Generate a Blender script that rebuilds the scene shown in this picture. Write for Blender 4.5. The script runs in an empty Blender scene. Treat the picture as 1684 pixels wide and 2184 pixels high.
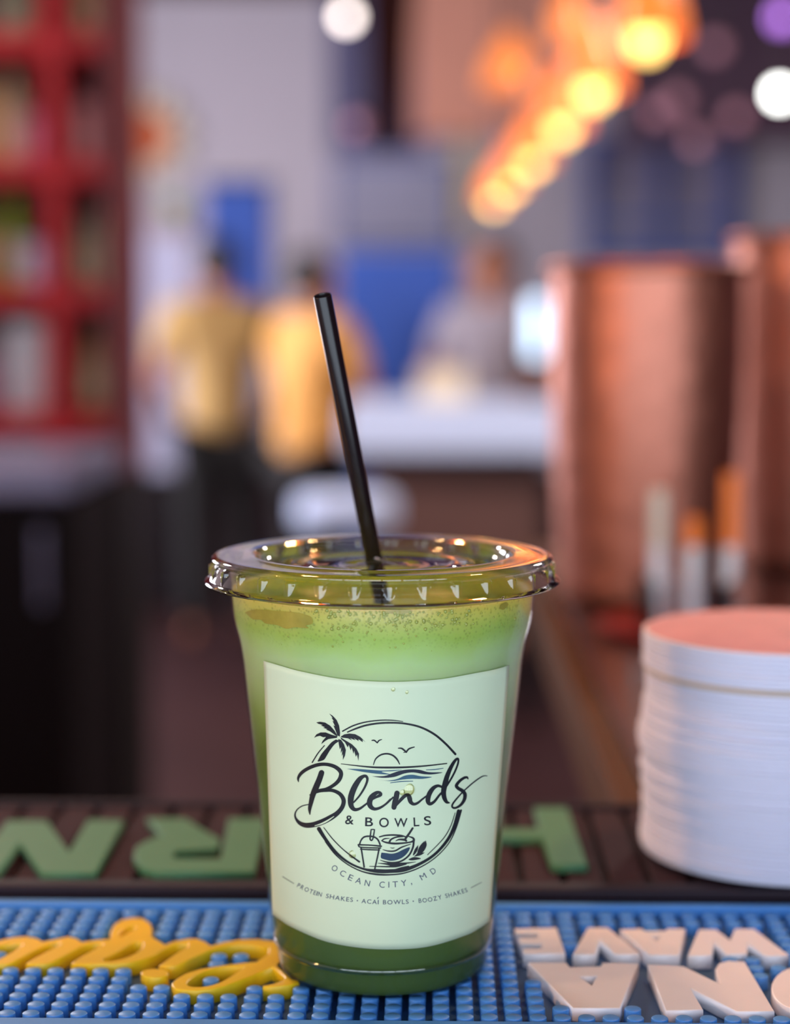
import bpy, bmesh, math, random
from mathutils import Vector, Matrix, noise
random.seed(7)
PI = math.pi
sc = bpy.context.scene
COL = sc.collection

# ------------------------------------------------------------------ camera
FW, FH, F = 1684.0, 2184.0, 3900.0
D = 0.52                                   # camera to cup axis
PITCH = math.atan((1092 - 680) / F)
CX = (842 - 815) / F * D
ZB = 0.0062                                # the cup stands on the peg tops
_rb, _k = 0.0285, (1092 - 2130) / F
_dy = D - _rb
_cp, _sp = math.cos(PITCH), math.sin(PITCH)
CH = ZB + _dy * (_sp - _k * _cp) / (_cp + _k * _sp)   # camera height above the bar
CAM = Vector((CX, -D, CH))
cd = bpy.data.cameras.new('camera')
cam = bpy.data.objects.new('camera', cd)
COL.objects.link(cam)
cam.location = CAM
cam.rotation_euler = (PI / 2 - PITCH, 0, 0)
cd.sensor_fit = 'VERTICAL'
cd.sensor_height = 24.0
cd.lens = F / FH * 24.0
cd.clip_start = 0.01
cd.clip_end = 100
cd.dof.use_dof = True
cd.dof.focus_distance = D - 0.029
cd.dof.aperture_fstop = cd.lens / 13.5
sc.camera = cam
CM = cam.rotation_euler.to_matrix()

# ------------------------------------------------------------------ light
w = bpy.data.worlds.new('world')
sc.world = w
w.use_nodes = True
w.node_tree.nodes['Background'].inputs[0].default_value = (0.62, 0.76, 1.0, 1)
w.node_tree.nodes['Background'].inputs[1].default_value = 1.0

def area(name, loc, rot, sx, sy, power, col):
    l = bpy.data.lights.new(name, 'AREA')
    l.shape = 'RECTANGLE'; l.size = sx; l.size_y = sy
    l.energy = power; l.color = col
    o = bpy.data.objects.new(name, l)
    COL.objects.link(o); o.location = loc; o.rotation_euler = rot
    return o
# daylight entering by the big window behind the camera
area('window_daylight', (0.0, -3.02, 0.35), (PI / 2, 0, 0), 5.6, 2.6, 145, (0.76, 0.88, 1.0))
# daylight of an unseen side window, added to brighten the far end
area('added_side_daylight', (-2.96, 5.4, 0.55), (0, -PI / 2, 0), 1.5, 2.6, 225, (0.90, 0.90, 1.0))
sc.view_settings.view_transform = 'Standard'
sc.view_settings.look = 'None'
sc.view_settings.gamma = 1.0
sc.view_settings.use_curve_mapping = False
sc.view_settings.exposure = 0.0

# ------------------------------------------------------------------ pixels to places
def ray(px, py):
    d = CM @ Vector(((px - 842) / F, -(py - 1092) / F, -1.0))
    return d
def on_z(px, py, z):
    d = ray(px, py); t = (z - CAM.z) / d.z
    return CAM + d * t
def at_y(px, py, Y):
    d = ray(px, py); t = (Y - CAM.y) / d.y
    return CAM + d * t
def mpp(Y):                                # metres per photo pixel at depth Y
    return (Y + D) / F

# cup outline measured on its silhouette (pixel row, half width)
SIL = [(1240, 326), (1260, 325), (1305, 321), (1330, 316), (1350, 310), (1368, 306), (1385, 303), (1409, 299), (1475, 292),
       (1567, 281), (1656, 271), (1748, 261.5), (1907, 245), (1970, 237), (1990, 233), (2005, 227.5), (2020, 225.5), (2049, 222.5)]
PROF = []
for y, hw in SIL:
    p = at_y(815, y, 0)
    depth = (p - CAM).dot(CM @ Vector((0, 0, -1)))
    PROF.append((p.z, hw * depth / F * 0.996))
PROF.sort()
def cup_r(z):
    if z <= PROF[0][0]:
        return PROF[0][1]
    for (z0, r0), (z1, r1) in zip(PROF, PROF[1:]):
        if z <= z1:
            return r0 + (r1 - r0) * (z - z0) / (z1 - z0)
    return PROF[-1][1]
def on_cup(px, py, off=0.0):
    for k in range(40):
        d = ray(px, py)
        t0 = (-0.075 - CAM.y) / d.y
        t1 = (0.0 - CAM.y) / d.y
        prev = t0; hit = None
        for i in range(1, 61):
            t = t0 + (t1 - t0) * i / 60
            p = CAM + d * t
            if math.hypot(p.x, p.y) < cup_r(p.z) + off:
                hit = t; break
            prev = t
        if hit is not None:
            a, b = prev, hit
            for _ in range(26):
                m = (a + b) / 2
                p = CAM + d * m
                if math.hypot(p.x, p.y) < cup_r(p.z) + off: b = m
                else: a = m
            return CAM + d * b
        px += (815 - px) * 0.004          # just past the outline: step inwards
    return CAM + ray(px, py) * t1

BA = math.radians(1.2)                     # the bar's turn against the camera
BX = Vector((math.cos(BA), -math.sin(BA), 0)); BY = Vector((math.sin(BA), math.cos(BA), 0))
def bar(u, v, z=0.0):
    return BX * u + BY * v + Vector((0, 0, z))
def uv(p):
    return p.dot(BX), p.dot(BY)

# ------------------------------------------------------------------ materials
def srgb(r, g, b):
    f = lambda c: (c / 255) / 12.92 if c / 255 <= 0.04045 else ((c / 255 + 0.055) / 1.055) ** 2.4
    return (f(r), f(g), f(b))
_mats = {}
def mat(name, col, rough=0.5, metal=0.0, var=0.12, scale=30.0, bump=0.0, emit=None, estr=0.0, spec=0.5, coat=0.0, sss=0.0):
    if name in _mats: return _mats[name]
    m = bpy.data.materials.new(name); m.use_nodes = True
    nt = m.node_tree; b = nt.nodes['Principled BSDF']
    b.inputs['Roughness'].default_value = rough
    b.inputs['Metallic'].default_value = metal
    b.inputs['Specular IOR Level'].default_value = spec
    b.inputs['Coat Weight'].default_value = coat
    if sss:
        b.inputs['Subsurface Weight'].default_value = sss
        b.inputs['Subsurface Radius'].default_value = (0.004, 0.004, 0.002)
        b.inputs['Subsurface Scale'].default_value = 1.0
    tc = nt.nodes.new('ShaderNodeTexCoord')
    n = nt.nodes.new('ShaderNodeTexNoise'); n.inputs['Scale'].default_value = scale; n.inputs['Detail'].default_value = 4
    nt.links.new(tc.outputs['Object'], n.inputs['Vector'])
    mix = nt.nodes.new('ShaderNodeMix'); mix.data_type = 'RGBA'
    mix.inputs['A'].default_value = (*[c * (1 - var) for c in col], 1)
    mix.inputs['B'].default_value = (*[min(1, c * (1 + var)) for c in col], 1)
    nt.links.new(n.outputs['Fac'], mix.inputs['Factor'])
    nt.links.new(mix.outputs['Result'], b.inputs['Base Color'])
    if bump:
        bp = nt.nodes.new('ShaderNodeBump'); bp.inputs['Strength'].default_value = bump; bp.inputs['Distance'].default_value = 0.002
        nt.links.new(n.outputs['Fac'], bp.inputs['Height']); nt.links.new(bp.outputs['Normal'], b.inputs['Normal'])
    if emit:
        b.inputs['Emission Color'].default_value = (*emit, 1); b.inputs['Emission Strength'].default_value = estr
    _mats[name] = m
    return m
def clear(name, tint=(0.97, 0.97, 0.97), rough=0.03, gain=1.3, base=0.02, ior=1.5):
    m = bpy.data.materials.new(name); m.use_nodes = True
    nt = m.node_tree; nt.nodes.clear()
    o = nt.nodes.new('ShaderNodeOutputMaterial'); mx = nt.nodes.new('ShaderNodeMixShader')
    tr = nt.nodes.new('ShaderNodeBsdfTransparent'); tr.inputs[0].default_value = (*tint, 1)
    gl = nt.nodes.new('ShaderNodeBsdfGlossy'); gl.inputs['Roughness'].default_value = rough
    gl.inputs['Color'].default_value = (1, 1, 1, 1)
    fr = nt.nodes.new('ShaderNodeFresnel'); fr.inputs['IOR'].default_value = ior
    ma = nt.nodes.new('ShaderNodeMath'); ma.operation = 'MULTIPLY_ADD'; ma.use_clamp = True
    ma.inputs[1].default_value = gain; ma.inputs[2].default_value = base
    nt.links.new(fr.outputs[0], ma.inputs[0]); nt.links.new(ma.outputs[0], mx.inputs[0])
    nt.links.new(tr.outputs[0], mx.inputs[1]); nt.links.new(gl.outputs[0], mx.inputs[2])
    nt.links.new(mx.outputs[0], o.inputs['Surface'])
    return m

# ------------------------------------------------------------------ building helpers
def tag(o, label=None, cat=None, group=None, kind=None):
    if label: o['label'] = label
    if cat: o['category'] = cat
    if group: o['group'] = group
    if kind: o['kind'] = kind
    return o
def empty(name, loc, label, cat, group=None):
    o = bpy.data.objects.new(name, None); COL.objects.link(o)
    o.empty_display_size = 0.02
    o.location = loc
    o['_inv'] = 0
    del o['_inv']
    return tag(o, label, cat, group)
def world_loc(o):
    v = Vector(o.location)
    if o.parent:
        v = world_loc(o.parent) + o.matrix_parent_inverse.to_translation() + v
    return v
def adopt(o, parent):
    """parent o, whose coordinates are world ones, to an unrotated parent"""
    o.parent = parent
    o.matrix_parent_inverse = Matrix.Translation(-world_loc(parent))
    return o
def link(name, me, m=None, parent=None, loc=None, smooth=False):
    o = bpy.data.objects.new(name, me); COL.objects.link(o)
    if m is not None and not me.materials: me.materials.append(m)
    if loc is not None: o.location = loc
    if smooth:
        for p in me.polygons: p.use_smooth = True
    if parent is not None: adopt(o, parent)
    return o
def mesh(name, V, Fs):
    me = bpy.data.meshes.new(name); me.from_pydata([tuple(v) for v in V], [], Fs); me.update()
    return me
def obj(name, V, Fs, m, parent=None, smooth=False):
    return link(name, mesh(name, V, Fs), m, parent, smooth=smooth)
def lathe(prof, seg=64, c=(0, 0, 0), rfun=None, close_ends=False):
    V, Fs = [], []
    n = len(prof)
    for i in range(seg):
        a = 2 * PI * i / seg
        for j, (r, z) in enumerate(prof):
            rr = rfun(a, j, r) if rfun else r
            V.append((c[0] + rr * math.sin(a), c[1] - rr * math.cos(a), c[2] + z))
    for i in range(seg):
        k = (i + 1) % seg
        for j in range(n - 1):
            Fs.append((i * n + j, k * n + j, k * n + j + 1, i * n + j + 1))
    return V, Fs
def lathe_obj(name, prof, m, parent=None, seg=48, c=(0, 0, 0), rfun=None, smooth=True):
    V, Fs = lathe(prof, seg, c, rfun)
    o = obj(name, V, Fs, m, parent)
    bm = bmesh.new(); bm.from_mesh(o.data)
    bmesh.ops.remove_doubles(bm, verts=bm.verts, dist=1e-7)
    bmesh.ops.recalc_face_normals(bm, faces=bm.faces)
    bm.to_mesh(o.data); bm.free()
    if smooth:
        for p in o.data.polygons: p.use_smooth = True
        o.data.set_sharp_from_angle(angle=math.radians(38))
    return o
def frame_box(p0, ex, ey, ez, bev=0.0):
    """a box from corner p0 along three edge vectors, optionally bevelled -> (verts, faces)"""
    bm = bmesh.new()
    vs = [bm.verts.new(p0 + ex * a + ey * b + ez * c) for c in (0, 1) for b in (0, 1) for a in (0, 1)]
    for f in ((0, 2, 3, 1), (4, 5, 7, 6), (0, 1, 5, 4), (2, 6, 7, 3), (1, 3, 7, 5), (0, 4, 6, 2)):
        bm.faces.new([vs[i] for i in f])
    if bev:
        bmesh.ops.bevel(bm, geom=list(bm.edges), offset=bev, segments=2, affect='EDGES', profile=0.5)
    bmesh.ops.recalc_face_normals(bm, faces=bm.faces)
    me = bpy.data.meshes.new('box'); bm.to_mesh(me); bm.free()
    return me
def box(name, lo, hi, m, parent=None, bev=0.0):
    lo, hi = Vector(lo), Vector(hi)
    d = hi - lo
    me = frame_box(lo, Vector((d.x, 0, 0)), Vector((0, d.y, 0)), Vector((0, 0, d.z)), bev); me.name = name
    return link(name, me, m, parent)
def barbox(name, u0, u1, v0, v1, z0, z1, m, parent=None, bev=0.0):
    me = frame_box(bar(u0, v0, z0), BX * (u1 - u0), BY * (v1 - v0), Vector((0, 0, z1 - z0)), bev); me.name = name
    return link(name, me, m, parent)
def tube(name, pts, rad, m, parent=None, seg=12, caps=True):
    rads = rad if isinstance(rad, (list, tuple)) else [rad] * len(pts)
    pts = [Vector(p) for p in pts]
    V, Fs = [], []
    for i, p in enumerate(pts):
        d = (pts[min(i + 1, len(pts) - 1)] - pts[max(i - 1, 0)]).normalized()
        a = d.cross(Vector((0, 0, 1)) if abs(d.z) < 0.95 else Vector((1, 0, 0))).normalized(); b = d.cross(a)
        for k in range(seg):
            t = 2 * PI * k / seg
            V.append(p + (a * math.cos(t) + b * math.sin(t)) * rads[i])
    for i in range(len(pts) - 1):
        for k in range(seg):
            k2 = (k + 1) % seg
            Fs.append((i * seg + k, i * seg + k2, (i + 1) * seg + k2, (i + 1) * seg + k))
    if caps:
        Fs.append(tuple(reversed(range(seg)))); Fs.append(tuple(range((len(pts) - 1) * seg, len(pts) * seg)))
    o = obj(name, V, Fs, m, parent, smooth=True)
    o.data.set_sharp_from_angle(angle=math.radians(50))
    return o
def prism(name, polys, z0, z1, m, parent=None, bev=0.0003):
    """flat outlines (world xy, holes allowed) raised from z0 to z1"""
    cu = bpy.data.curves.new(name, 'CURVE'); cu.dimensions = '2D'; cu.fill_mode = 'BOTH'
    for poly in polys:
        s = cu.splines.new('POLY'); s.points.add(len(poly) - 1)
        for pt, q in zip(s.points, poly): pt.co = (q[0], q[1], 0, 1)
        s.use_cyclic_u = True
    cu.extrude = (z1 - z0) / 2 - bev; cu.bevel_depth = bev; cu.bevel_resolution = 1; cu.offset = -bev
    t = bpy.data.objects.new('tmp', cu); COL.objects.link(t)
    dg = bpy.context.evaluated_depsgraph_get()
    me = bpy.data.meshes.new_from_object(t.evaluated_get(dg))
    bpy.data.objects.remove(t); bpy.data.curves.remove(cu)
    me.name = name; me.materials.clear()
    me.transform(Matrix.Translation((0, 0, (z0 + z1) / 2)))
    return link(name, me, m, parent)
def catmull(pts, n=8):
    out = []
    P = [pts[0]] + list(pts) + [pts[-1]]
    for i in range(1, len(P) - 2):
        for k in range(n):
            t = k / n
            q = []
            for c in range(len(P[0])):
                a, b, cc, d = P[i - 1][c], P[i][c], P[i + 1][c], P[i + 2][c]
                q.append(0.5 * (2 * b + (cc - a) * t + (2 * a - 5 * b + 4 * cc - d) * t * t + (3 * b - a - 3 * cc + d) * t ** 3))
            out.append(tuple(q))
    out.append(tuple(pts[-1]))
    return out
def inside(poly, x, y):
    c = False; j = len(poly) - 1
    for i in range(len(poly)):
        xi, yi = poly[i]; xj, yj = poly[j]
        if (yi > y) != (yj > y) and x < (xj - xi) * (y - yi) / (yj - yi) + xi: c = not c
        j = i
    return c
def near(poly, x, y, d):
    for i in range(len(poly)):
        x0, y0 = poly[i - 1]; x1, y1 = poly[i]
        L = (x1 - x0) ** 2 + (y1 - y0) ** 2 or 1e-12
        t = max(0, min(1, ((x - x0) * (x1 - x0) + (y - y0) * (y1 - y0)) / L))
        if math.hypot(x - x0 - t * (x1 - x0), y - y0 - t * (y1 - y0)) < d: return True
    return False

# ------------------------------------------------------------------ the room
FLOOR, CEIL, BACK = -1.05, 1.75, 8.5
M_wood = mat('dark_wood_floor', srgb(52, 27, 27), 0.6, var=0.35, scale=3, spec=0.2)
M_wall = mat('lilac_grey_plaster', srgb(196, 186, 196), 0.9, var=0.05, scale=4)
M_maroon = mat('maroon_paint', srgb(70, 24, 30), 0.7, var=0.15, scale=5)
M_purple = mat('dark_purple_paint', srgb(62, 34, 58), 0.7, var=0.15, scale=5)
def st(o, label=None):
    return tag(o, label, None, None, 'structure')
st(box('floor', (-3.2, -3.3, FLOOR - 0.1), (3.4, BACK + 0.2, FLOOR), M_wood), 'dark reddish wooden floor of the room')
st(box('ceiling', (-3.2, -3.3, CEIL), (3.4, BACK + 0.2, CEIL + 0.1), M_maroon), 'dark maroon ceiling of the room')
st(box('wall_back', (-3.2, BACK, FLOOR), (3.4, BACK + 0.15, CEIL), M_wall), 'pale lilac grey wall at the far end')
st(box('wall_right', (3.2, -3.3, FLOOR), (3.35, BACK, CEIL), M_purple), 'dark purple side wall')
# wall with the added side window
st(box('wall_left', (-3.15, -3.3, FLOOR), (-3.0, 4.1, CEIL), M_wall), 'lilac grey side wall')
st(box('wall_left_end', (-3.15, 6.7, FLOOR), (-3.0, BACK, CEIL), M_wall), 'lilac grey side wall beyond the added window')
st(box('wall_left_sill', (-3.15, 4.1, FLOOR), (-3.0, 6.7, -0.2), M_wall), 'lilac grey wall under the added side window')
st(box('wall_left_head', (-3.15, 4.1, 1.3), (-3.0, 6.7, CEIL), M_wall), 'lilac grey wall above the added side window')
# wall with the big window behind the camera
st(box('wall_front_sill', (-3.15, -3.25, FLOOR), (3.35, -3.1, -0.95), M_wall), 'lilac grey wall under the big window')
st(box('wall_front_head', (-3.15, -3.25, 1.65), (3.35, -3.1, CEIL), M_wall), 'lilac grey wall above the big window')
st(box('wall_front_pier', (-3.15, -3.25, -0.95), (-2.8, -3.1, 1.65), M_wall), 'lilac grey pier beside the big window')
st(box('wall_front_jamb', (2.8, -3.25, -0.95), (3.35, -3.1, 1.65), M_wall), 'lilac grey wall piece beside the big window')
M_frame = mat('dark_window_frame', srgb(40, 40, 48), 0.5)
M_pane = clear('window_glass', (0.97, 0.98, 1.0), 0.02)
wf = st(box('window_1', (-2.8, -3.0, -0.97), (2.8, -2.94, -0.93), M_frame), 'big window with dark frame behind the bar')
for i in range(9):
    xx = -2.8 + 0.6925 * i
    box('mullion', (xx, -3.0, -0.93), (xx + 0.06, -2.95, 1.61), M_frame, wf)
    if i < 8: box('pane', (xx + 0.06, -3.09, -0.93), (xx + 0.6925, -3.084, 1.61), M_pane, wf)
box('head_rail', (-2.8, -3.0, 1.61), (2.8, -2.94, 1.67), M_frame, wf)
wf2 = st(box('added_window', (-3.0, 4.1, -0.22), (-2.9, 6.7, -0.18), M_frame), 'added side window brightening the dining room')
for yy in (4.1, 4.95, 5.8, 6.65):
    box('mullion', (-2.95, yy, -0.18), (-2.9, yy + 0.05, 1.3), M_frame, wf2)
box('pane', (-3.09, 4.1, -0.2), (-3.084, 6.7, 1.3), M_pane, wf2)

# ------------------------------------------------------------------ the bar counter
M_bartop = mat('dark_bar_wood', srgb(48, 26, 28), 0.28, var=0.3, scale=6, spec=0.5)
M_barbody = mat('bar_panel_wood', srgb(40, 22, 20), 0.6, var=0.3, scale=4)
M_trim = mat('golden_oak_trim', srgb(88, 52, 18), 0.7, var=0.25, scale=9, spec=0.1)
mat_back = uv(on_z(842, 1703, 0.008))[1]
V1 = mat_back + 0.004                        # far edge of the counter
t0 = uv(on_z(1352, 1690, 0)); t1 = uv(on_z(1112, 1270, 0)); t2 = uv(on_z(1428, 1690, 0))
UE = (t0[0] + t1[0]) / 2                       # outer edge of the side leg of the bar
UW = t2[0] - t0[0]
counter = empty('bar_counter', bar(0, 0.05, FLOOR), 'dark wooden bar counter with golden wood edging', 'bar counter')
barbox('countertop', -1.6, UE + 1.0, -0.2, V1, -0.04, 0, M_bartop, counter, 0.002)
barbox('return_top', UE + UW, UE + 1.0, V1 + 0.0005, 1.04, -0.04, 0, M_bartop, counter, 0.002)
barbox('edging', UE, UE + UW - 0.0004, V1 + 0.0005, 1.04, -0.035, 0.002, M_trim, counter, 0.002)
barbox('front_panel', -1.55, UE + 0.95, -0.05, V1 - 0.05, FLOOR, -0.04, M_barbody, counter)
barbox('return_panel', UE + 0.06, UE + 0.95, V1 - 0.049, 1.0, FLOOR, -0.04, M_barbody, counter)

# ------------------------------------------------------------------ blue bar mat
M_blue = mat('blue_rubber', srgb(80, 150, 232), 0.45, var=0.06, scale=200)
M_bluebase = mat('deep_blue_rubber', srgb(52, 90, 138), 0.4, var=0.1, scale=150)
M_white = mat('white_rubber', srgb(246, 236, 240), 0.4, var=0.03, scale=120)
M_yellow = mat('yellow_rubber', srgb(246, 200, 28), 0.35, var=0.04, scale=150)
PEG_T = ZB
vf = uv(on_z(842, 2172, PEG_T))[1]; vb = uv(on_z(842, 1926, PEG_T))[1]
g0 = uv(on_z(527.6, 2163, PEG_T))
pt = on_z(842, 2163, PEG_T)
STEP = 51.55 * (pt - CAM).dot(CM @ Vector((0, 0, -1))) / F
bmat = empty('blue_bar_mat', bar(0, (vf + vb) / 2, 0.0003), 'bright blue rubber bar mat with pegs and raised lettering', 'bar mat')
U0, U1 = -0.33, 0.36
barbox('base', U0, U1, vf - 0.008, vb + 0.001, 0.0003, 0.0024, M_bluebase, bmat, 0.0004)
barbox('rim', U0, U1, vf - 0.008, vf - 0.0006, 0.0024, PEG_T - 0.0002, M_blue, bmat, 0.0005)
barbox('rim', U0, U1, vb - 0.0025, vb + 0.001, 0.0024, PEG_T + 0.0002, M_blue, bmat, 0.0005)
barbox('rim', U0, U0 + 0.004, vf - 0.0006, vb - 0.0025, 0.0024, PEG_T, M_blue, bmat, 0.0005)
barbox('rim', U1 - 0.004, U1, vf - 0.0006, vb - 0.0025, 0.0024, PEG_T, M_blue, bmat, 0.0005)
LT = PEG_T + 0.0006
def zA(x, y): return (x / 5.103, 1940 + y / 5.103)
def zB(x, y): return (320 + x / 4.953, 1940 + y / 4.953)
def z5(x, y): return (x / 2.5515, 1680 + y / 2.5515)
def z6(x, y): return (1020 + x / 2.536, 1680 + y / 2.536)
def flat(pts, z):
    return [tuple(on_z(x, y, z)[:2]) for x, y in pts]
def sm(pts, n=4):
    c = catmull(list(pts) + [pts[0]], n)
    return c[:-1]
A = lambda *L: [zA(*p) for p in L]
B = lambda *L: [zB(*p) for p in L]
script = (A((-80, 350), (0, 330), (130, 300), (290, 288), (400, 308), (467, 345), (600, 318), (740, 290), (830, 308), (890, 350), (1050, 325), (1195, 318),
            (1198, 240), (1240, 160), (1330, 105), (1450, 82), (1560, 95), (1640, 150), (1660, 220), (1642, 285)) +
          B((60, 310), (120, 340), (155, 368), (250, 330), (400, 302), (500, 305), (580, 335), (642, 378), (780, 340), (950, 312), (1130, 308), (1310, 330),
            (1420, 345), (1400, 500), (1340, 590), (1420, 660), (1500, 735), (1565, 745), (1575, 770), (1440, 800), (1320, 812), (1190, 815), (1192, 800),
            (1300, 780), (1400, 748), (1425, 715), (1300, 612), (1280, 605), (1100, 690), (960, 742), (800, 802), (650, 840), (500, 853), (350, 850),
            (262, 835), (225, 798), (228, 775), (280, 728), (380, 670), (520, 625), (700, 595), (850, 575), (1000, 558), (1120, 548), (1245, 470),
            (1250, 395), (1100, 380), (950, 368), (800, 382), (640, 425), (560, 458), (420, 520), (285, 592), (90, 592), (110, 578), (250, 478), (385, 400),
            (400, 365), (370, 352), (250, 372), (130, 425), (50, 478)) +
          A((1560, 542), (1400, 580), (1250, 592), (1060, 590), (770, 590), (790, 570), (900, 500), (1040, 425), (1115, 382), (1100, 360), (1000, 365),
            (880, 400), (700, 500), (530, 588), (280, 588), (300, 570), (440, 490), (600, 410), (655, 370), (620, 352), (500, 385), (400, 430), (230, 520),
            (100, 590), (-80, 596), (-80, 568), (0, 530), (150, 450), (245, 382), (200, 360), (0, 392), (-80, 415)))
h1 = A((1110, 540), (1250, 470), (1400, 385), (1480, 355), (1550, 365), (1530, 430), (1440, 490), (1300, 540), (1170, 560))
h2 = A((1290, 270), (1340, 215), (1430, 180), (1470, 190), (1430, 225), (1360, 265), (1310, 290))
h3 = B((390, 780), (430, 730), (560, 660), (750, 612), (950, 602), (985, 612), (900, 672), (800, 735), (680, 787), (540, 813), (420, 808))
yl = [flat(script, LT), flat(sm(h1), LT), flat(sm(h2), LT), flat(sm(h3), LT)]
s1 = prism('script_word', yl, 0.0024, LT, M_yellow, bmat, 0.00035)
tag(s1, 'raised yellow handwriting-style lettering')
dot = [(330 + 30 * math.cos(a * PI / 12), 2075 + 9.5 * math.sin(a * PI / 12)) for a in range(24)]
doth = flat(dot, LT)
tag(prism('letter_dot', [doth], 0.0024, LT, M_yellow, bmat, 0.00035), 'yellow dot of the letter i')
Z6 = lambda *L: [z6(*p) for p in L]
white = {
 'E': [Z6((195, 762), (422, 755), (470, 895), (245, 900), (238, 870), (345, 868), (338, 845), (228, 845), (215, 812), (325, 810), (320, 786), (203, 786))],
 'V': [Z6((590, 755), (700, 755), (872, 898), (738, 902), (655, 818), (632, 902), (508, 902))],
 'A': [Z6((765, 765), (880, 760), (905, 775), (1010, 772), (1020, 760), (1120, 762), (1085, 905), (920, 905)), Z6((925, 800), (985, 797), (965, 830))],
 'W': [Z6((1190, 765), (1285, 765), (1360, 822), (1385, 762), (1490, 762), (1680, 905), (1548, 910), (1455, 832), (1452, 898), (1338, 900), (1272, 822), (1262, 905), (1130, 908))],
 'A2': [Z6((265, 945), (475, 945), (495, 970), (660, 965), (672, 945), (865, 950), (765, 1192), (510, 1192)), Z6((540, 1018), (640, 1018), (612, 1068))],
 'N': [Z6((915, 955), (1110, 965), (1310, 1062), (1280, 980), (1300, 948), (1350, 935), (1440, 940), (1600, 1208), (1395, 1210), (1145, 1080), (1215, 1200), (1012, 1205))],
 'O': [[z6(1765 + 182 * math.cos(t * PI / 16), 1082 + 122 * math.sin(t * PI / 16)) for t in range(32)],
       [z6(1765 + 70 * math.cos(t * PI / 16), 1082 + 42 * math.sin(t * PI / 16)) for t in range(32)]],
}
solid = [yl[0], doth]
for k, polys in white.items():
    fl = [flat(p, LT) for p in polys]
    solid.append(fl[0])
    tag(prism('letter', fl, 0.0024, LT, M_white, bmat, 0.0003), 'raised white letter ' + k[0])
# pegs: the ones that show largest are single parts, the rest one mass
R_PEG = 0.5 * 36.5 / 51.55 * STEP
pegprof = [(0.0, PEG_T), (R_PEG * 0.86, PEG_T), (R_PEG * 0.97, PEG_T - 0.00018), (R_PEG, PEG_T - 0.0005), (R_PEG * 1.05, 0.0023)]
PV, PF = lathe(pegprof, 16)
peg_me = mesh('peg', PV, PF)
for p in peg_me.polygons: p.use_smooth = True
peg_me.materials.append(M_blue); peg_me.set_sharp_from_angle(angle=math.radians(40))
spots = []
nu0 = int(math.floor((U0 + 0.008 - g0[0]) / STEP)) + 1; nu1 = int((U1 - 0.008 - g0[0]) / STEP)
nv = int((vb - 0.003 - R_PEG - g0[1]) / STEP)
for j in range(nv + 1):
    for i in range(nu0, nu1 + 1):
        p = bar(g0[0] + i * STEP, g0[1] + j * STEP)
        bad = False
        for s in solid:
            if inside(s, p.x, p.y):
                q = (s is yl[0]) and any(inside(h, p.x, p.y) and not near(h, p.x, p.y, R_PEG * 0.8) for h in yl[1:])
                if not q: bad = True; break
            elif near(s, p.x, p.y, R_PEG * 1.02): bad = True; break
        if not bad: spots.append(p)
def seen(p):
    d = p - CAM; c = CM.transposed() @ d
    x = 842 - c.x / c.z * F
    hidden = (abs(p.x) < 0.028 and p.y > -0.024) or (abs(p.x) < 0.033 and p.y > 0.015)
    return -10 < x < 1694 and not hidden
vis = sorted([p for p in spots if seen(p)], key=lambda p: p.y)
single = vis[:300]
sid = set(id(p) for p in single)
for p in single:
    o = bpy.data.objects.new('peg', peg_me); COL.objects.link(o); o.location = p; adopt(o, bmat)
V, Fs = [], []
for p in spots:
    if id(p) in sid: continue
    n0 = len(V)
    V += [(a + p.x, b + p.y, c) for a, b, c in PV]; Fs += [tuple(n0 + k for k in f) for f in PF]
o = obj('peg_field', V, Fs, M_blue, bmat, True); tag(o, 'remaining small blue pegs', kind='stuff')

# ------------------------------------------------------------------ dark bar mat behind it
M_brown = mat('dark_brown_rubber', srgb(52, 23, 31), 0.85, var=0.12, scale=150, spec=0.2)
M_brownb = mat('black_brown_rubber', srgb(34, 18, 32), 0.6, var=0.1, scale=120, spec=0.3)
M_green = mat('green_rubber', srgb(70, 124, 88), 0.6, var=0.05, scale=150)
DT = 0.0095
dv0 = uv(on_z(842, 1890, DT))[1]; dv1 = uv(on_z(842, 1706, DT))[1]
dmat = empty('dark_bar_mat', bar(0, (dv0 + dv1) / 2, 0.0003), 'dark brown rubber bar mat with raised green letters', 'bar mat')
barbox('base', -0.36, 0.38, dv0, dv1, 0.0003, 0.005, M_brownb, dmat, 0.0006)
barbox('rim', -0.36, 0.38, dv0, dv0 + 0.008, 0.005, DT - 0.0005, M_brownb, dmat, 0.0012)
barbox('rim', -0.36, 0.38, dv1 - 0.004, dv1, 0.005, DT - 0.0005, M_brownb, dmat, 0.0012)
su = 90 * (0.62 + 0.0) / F
k = 0
uu = -0.355
sv0, sv1 = dv0 + 0.0095, dv1 - 0.0055
me = frame_box(bar(0, sv0, 0.005), BX * (su * 0.80), BY * (sv1 - sv0), Vector((0, 0, 0.0026)), 0.0005)
me.materials.append(M_brown)
while uu < 0.37:
    o = bpy.data.objects.new('slat', me); COL.objects.link(o); o.location = BX * uu; adopt(o, dmat)
    uu += su
Z5 = lambda *L: [z5(*p) for p in L]
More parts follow.
